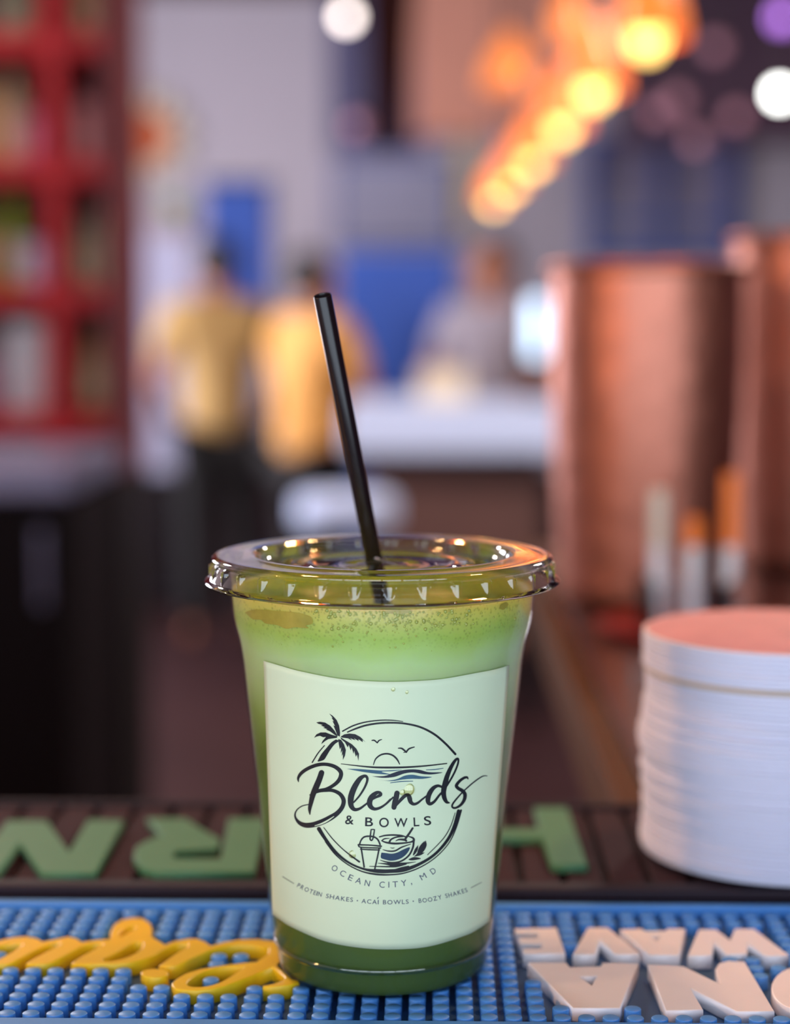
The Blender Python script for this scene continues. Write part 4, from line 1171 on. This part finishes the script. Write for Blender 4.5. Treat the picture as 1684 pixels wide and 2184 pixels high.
def person(px, head_top, Y, face, shirt, label, arm_l, arm_r, height=None):
    """face: heading in radians (0 = away from the camera). Local frame: +y is the way the person faces."""
    p = at_y(px, head_top, Y)
    H = p.z - FLOOR; k = H / 1.7
    e = empty('person', (p.x, Y, FLOOR), label, 'person'); e.rotation_euler.z = face
    S = lambda x, y, z, r: (x * k, y * k, z * k, r * k)
    def hand(wx, wy, wz, dx, dy, dz, s):
        d = Vector((dx, dy, dz)).normalized(); side = d.cross(Vector((0, 1, 0.2))).normalized() * s
        pc = Vector((wx, wy, wz)) + d * 0.06
        out = [[S(wx, wy, wz, 0.026), S(*pc, 0.036)]]
        for q, L in ((-1.5, 0.075), (-0.5, 0.088), (0.5, 0.084), (1.5, 0.066)):
            kn = pc + side * q * 0.017 + d * 0.025; md = kn + d * L * 0.5 + Vector((0, 0.008, 0)); tp = kn + d * L + Vector((0, 0.022, -0.004))
            out.append([S(*pc, 0.036), S(*kn, 0.010), S(*md, 0.009), S(*tp, 0.008)])
        th = pc - d * 0.02 + side * 0.036; out.append([S(*pc, 0.036), S(*th, 0.012), S(*(th + d * 0.03 + side * 0.012), 0.010), S(*(th + d * 0.05 + side * 0.014), 0.008)])
        return out
    el, wl = arm_l; er, wr = arm_r
    torso = [S(0, 0, 0.90, 0.135), S(0, 0.0, 1.02, 0.12), S(0, 0.01, 1.17, 0.135), S(0, 0.0, 1.32, 0.14), S(0, -0.005, 1.42, 0.075), S(0, 0.0, 1.475, 0.055), S(0, 0.015, 1.54, 0.08), S(0, 0.018, 1.61, 0.088), S(0, 0.012, 1.66, 0.06)]
    chains = [torso,
              [S(0, 0.0, 1.32, 0.14), S(0.17, 0, 1.38, 0.062), S(*el, 0.042), S(*wl, 0.026)], [S(0, 0.0, 1.32, 0.14), S(-0.17, 0, 1.38, 0.062), S(*er, 0.042), S(*wr, 0.026)],
              [S(0, 0, 0.90, 0.135), S(0.09, 0, 0.84, 0.095), S(0.10, 0.015, 0.48, 0.06), S(0.10, -0.01, 0.28, 0.055), S(0.10, -0.02, 0.085, 0.036), S(0.105, 0.05, 0.035, 0.034), S(0.11, 0.13, 0.022, 0.022)],
              [S(0, 0, 0.90, 0.135), S(-0.09, 0, 0.84, 0.095), S(-0.10, 0.015, 0.48, 0.06), S(-0.10, -0.01, 0.28, 0.055), S(-0.10, -0.02, 0.085, 0.036), S(-0.105, 0.05, 0.035, 0.034), S(-0.11, 0.13, 0.022, 0.022)],
              [S(0, 0.015, 1.54, 0.08), S(0, 0.098, 1.545, 0.018), S(0, 0.112, 1.535, 0.012)]]
    for el_, w_, s in ((el, wl, 1), (er, wr, -1)):
        d = Vector(w_) - Vector(el_)
        chains += hand(*w_, *d, s)
    skin('body', chains, M_skin, e, 2)
    # shirt: torso tube and sleeves
    skin('shirt', [[S(0, 0, 0.84, 0.165), S(0, 0, 0.98, 0.155), S(0, 0.01, 1.17, 0.16), S(0, 0, 1.33, 0.158), S(0, -0.005, 1.43, 0.085)],
                   [S(0, 0, 1.33, 0.158), S(0.175, 0, 1.38, 0.082), S(*(Vector((0.17, 0, 1.38)).lerp(Vector(el), 0.75)), 0.068)],
                   [S(0, 0, 1.33, 0.158), S(-0.175, 0, 1.38, 0.082), S(*(Vector((-0.17, 0, 1.38)).lerp(Vector(er), 0.75)), 0.068)]], shirt, e)
    skin('trousers', [[S(0, 0, 0.92, 0.15), S(0.09, 0, 0.84, 0.112), S(0.10, 0.015, 0.48, 0.08), S(0.10, -0.01, 0.28, 0.075), S(0.10, -0.02, 0.07, 0.068)],
                      [S(0, 0, 0.92, 0.15), S(-0.09, 0, 0.84, 0.112), S(-0.10, 0.015, 0.48, 0.08), S(-0.10, -0.01, 0.28, 0.075), S(-0.10, -0.02, 0.07, 0.068)]], M_pants, e)
    skin('hair', [[S(0, -0.03, 1.50, 0.07), S(0, -0.03, 1.58, 0.098), S(0, -0.012, 1.645, 0.092), S(0, 0.03, 1.685, 0.055)]], M_hair, e)
    for s in (-1, 1):
        bm = bmesh.new(); bmesh.ops.create_icosphere(bm, subdivisions=2, radius=0.012 * k)
        me = bpy.data.meshes.new('eye'); bm.to_mesh(me); bm.free()
        o = link('eye', me, mat('eye_dark', srgb(40, 30, 28), 0.2), None, smooth=True); o.location = (0.032 * s * k, 0.092 * k, 1.585 * k); o.parent = e
        bm = bmesh.new(); bmesh.ops.create_icosphere(bm, subdivisions=2, radius=0.028 * k, matrix=Matrix.Diagonal((0.4, 0.7, 1.1, 1)))
        me = bpy.data.meshes.new('ear'); bm.to_mesh(me); bm.free()
        o = link('ear', me, M_skin, None, smooth=True); o.location = (0.088 * s * k, 0.01 * k, 1.575 * k); o.parent = e
    me = frame_box(Vector((-0.024, 0.094, 1.505)) * k, Vector((0.048, 0, 0)) * k, Vector((0, 0.008, 0)) * k, Vector((0, 0, 0.012)) * k, 0.003 * k)
    o = link('mouth', me, mat('lips', srgb(140, 70, 66), 0.5), None); o.parent = e
    return e
person(462, 505, 6.5, 0.25, M_ysh, 'person in a pale yellow shirt and black trousers turned away, by the blue banner',
       ((0.27, 0.03, 1.12), (0.25, 0.2, 0.98)), ((-0.26, 0.02, 1.12), (-0.2, 0.2, 1.0)))
person(664, 532, 5.85, -0.9, M_osh, 'person in an amber shirt turned sideways beside the white counter',
       ((0.24, 0.10, 1.12), (0.14, 0.30, 1.06)), ((-0.24, 0.12, 1.12), (-0.12, 0.32, 1.06)))
person(1052, 508, 6.3, 2.7, M_gsh, 'person in a grey shirt facing the room behind the white counter',
       ((0.25, 0.06, 1.12), (0.18, 0.24, 1.05)), ((-0.25, 0.06, 1.12), (-0.18, 0.24, 1.05)))

# ------------------------------------------------------------------ red shelf unit with goods
M_redp = mat('red_painted_wood', srgb(200, 16, 30), 0.6, var=0.12, scale=5)
YS = 3.2
m1 = mpp(YS)
sx0, sx1, sx2 = at_y(-420, 500, YS).x, at_y(118, 500, YS).x, at_y(240, 500, YS).x
rows = [at_y(0, y, YS).z for y in (905, 632, 362, 90, -180)]
e = empty('red_shelf_unit', ((sx0 + sx2) / 2, YS, FLOOR), 'tall red painted shelf unit filled with jars and bottles', 'shelf')
thk = 0.045
zlow = FLOOR
M_redd = mat('dark_red_back', srgb(112, 42, 48), 0.7)
for x in (sx0, sx1, sx2):
    box('upright', (x - 0.02, YS, rows[0] - 0.1), (x + 0.02, YS + 0.32, rows[-1] + thk / 2), M_redp if x < sx2 else M_redd, e, 0.003)
    box('base_post', (x - 0.02, YS, zlow), (x + 0.02, YS + 0.32, rows[0] - 0.1), mat('black_base', srgb(22, 14, 16), 0.7), e, 0.003)
for z in rows:
    for xa, xb in ((sx0 + 0.0205, sx1 - 0.0205), (sx1 + 0.0205, sx2 - 0.0205)):
        box('shelf_board', (xa, YS + 0.004, z - thk / 2), (xb, YS + 0.315, z + thk / 2), M_redp, e, 0.003)
for xa, xb in ((sx0 + 0.0205, sx1 - 0.0205), (sx1 + 0.0205, sx2 - 0.0205)):
    box('back_panel', (xa, YS + 0.318, zlow), (xb, YS + 0.33, rows[-1]), M_redd, e)
cols = {'pink': srgb(232, 150, 150), 'white': srgb(225, 228, 235), 'cream': srgb(228, 200, 160), 'sage': srgb(150, 160, 130), 'lime': srgb(150, 190, 40),
        'rose': srgb(196, 110, 150), 'tan': srgb(206, 160, 120), 'lilac': srgb(190, 190, 225), 'gold': srgb(206, 150, 80)}
def jar(px, row, hpx, wpx, colour, kind, dy=0.1):
    z = rows[row] + thk / 2 + 0.0005
    x = at_y(px, 500, YS).x; h = hpx * m1; r = wpx * m1 / 2
    m = mat('goods_' + colour, cols[colour], 0.3, var=0.08)
    mc = mat('goods_cap_dark', srgb(60, 40, 40), 0.4)
    nm = {'bottle': 'bottle', 'jar': 'storage_jar'}[kind]
    e = empty(nm, (x, YS + dy, z), f'{colour} {kind} in the {"narrow" if px > 118 else "wide"} bay of the red shelves, {("lowest shelf", "second shelf up", "third shelf up", "fourth shelf up")[row]}', kind, 'goods on the red shelves')
    if kind == 'bottle':
        lathe_obj('body', [(0, 0), (r * 0.95, 0), (r, h * 0.02), (r, h * 0.55), (r * 0.8, h * 0.66), (r * 0.36, h * 0.78), (r * 0.34, h * 0.92), (0, h * 0.92)], m, e, 24, (x, YS + dy, z))
        lathe_obj('cap', [(r * 0.40, h * 0.90), (r * 0.42, h * 0.99), (r * 0.36, h), (0, h)], mc, e, 20, (x, YS + dy, z))
        lathe_obj('paper_band', [(r * 1.01, h * 0.15), (r * 1.015, h * 0.16), (r * 1.015, h * 0.45), (r * 1.01, h * 0.46)], mat('goods_cream', cols['cream'], 0.3, var=0.08), e, 24, (x, YS + dy, z))
    else:
        lathe_obj('body', [(0, 0), (r * 0.9, 0), (r, h * 0.05), (r, h * 0.74), (r * 0.88, h * 0.82), (r * 0.84, h * 0.84), (0, h * 0.84)], m, e, 24, (x, YS + dy, z))
        lathe_obj('lid', [(r * 0.82, h * 0.835), (r * 0.92, h * 0.84), (r * 0.92, h * 0.96), (r * 0.85, h), (0, h)], mc if colour != 'white' else m, e, 24, (x, YS + dy, z))
for a_ in ((8, 2, 205, 62, 'cream', 'bottle'), (-60, 2, 190, 80, 'gold', 'jar'), (56, 2, 120, 58, 'rose', 'jar'),
           (4, 1, 215, 44, 'lime', 'bottle'), (54, 1, 112, 66, 'lilac', 'jar'), (-70, 1, 160, 70, 'tan', 'jar'),
           (30, 0, 190, 104, 'white', 'jar'), (-72, 0, 150, 72, 'rose', 'jar'), (88, 0, 200, 14, 'pink', 'bottle'),
           (179, 3, 150, 50, 'tan', 'jar'), (172, 2, 150, 52, 'pink', 'jar'), (209, 2, 110, 12, 'gold', 'bottle'),
           (158, 1, 170, 30, 'sage', 'bottle'), (198, 1, 180, 30, 'cream', 'bottle'), (179, 0, 190, 50, 'tan', 'bottle'), (20, 3, 140, 80, 'sage', 'jar')):
    jar(*a_)
# dark low cabinet with a steel top before the shelves
M_steel = mat('brushed_steel', srgb(126, 122, 150), 0.35, 0.6, var=0.1)
a = at_y(-500, 990, 2.3); b = at_y(140, 990, 2.3)
e = empty('low_cabinet', ((a.x + b.x) / 2, 2.5, FLOOR), 'black low cabinet with grey steel top before the red shelves', 'cabinet')
box('steel_top', (a.x, 2.28, a.z - 0.05), (b.x + 0.01, 2.8, a.z), M_steel, e, 0.006)
box('carcass', (a.x, 2.32, FLOOR + 0.08), (b.x, 2.78, a.z - 0.05), M_black, e)
box('plinth', (a.x + 0.02, 2.36, FLOOR), (b.x - 0.02, 2.76, FLOOR + 0.08), M_black, e)
n_d = 2
for q in range(n_d):
    xa = a.x + (b.x - a.x) * q / n_d + 0.004; xb = a.x + (b.x - a.x) * (q + 1) / n_d - 0.004
    dd = box('door', (xa, 2.30, FLOOR + 0.09), (xb, 2.319, a.z - 0.06), M_black, e, 0.003)
    box('handle', (xb - 0.04, 2.285, a.z - 0.22), (xb - 0.028, 2.30, a.z - 0.1), M_steel, dd)
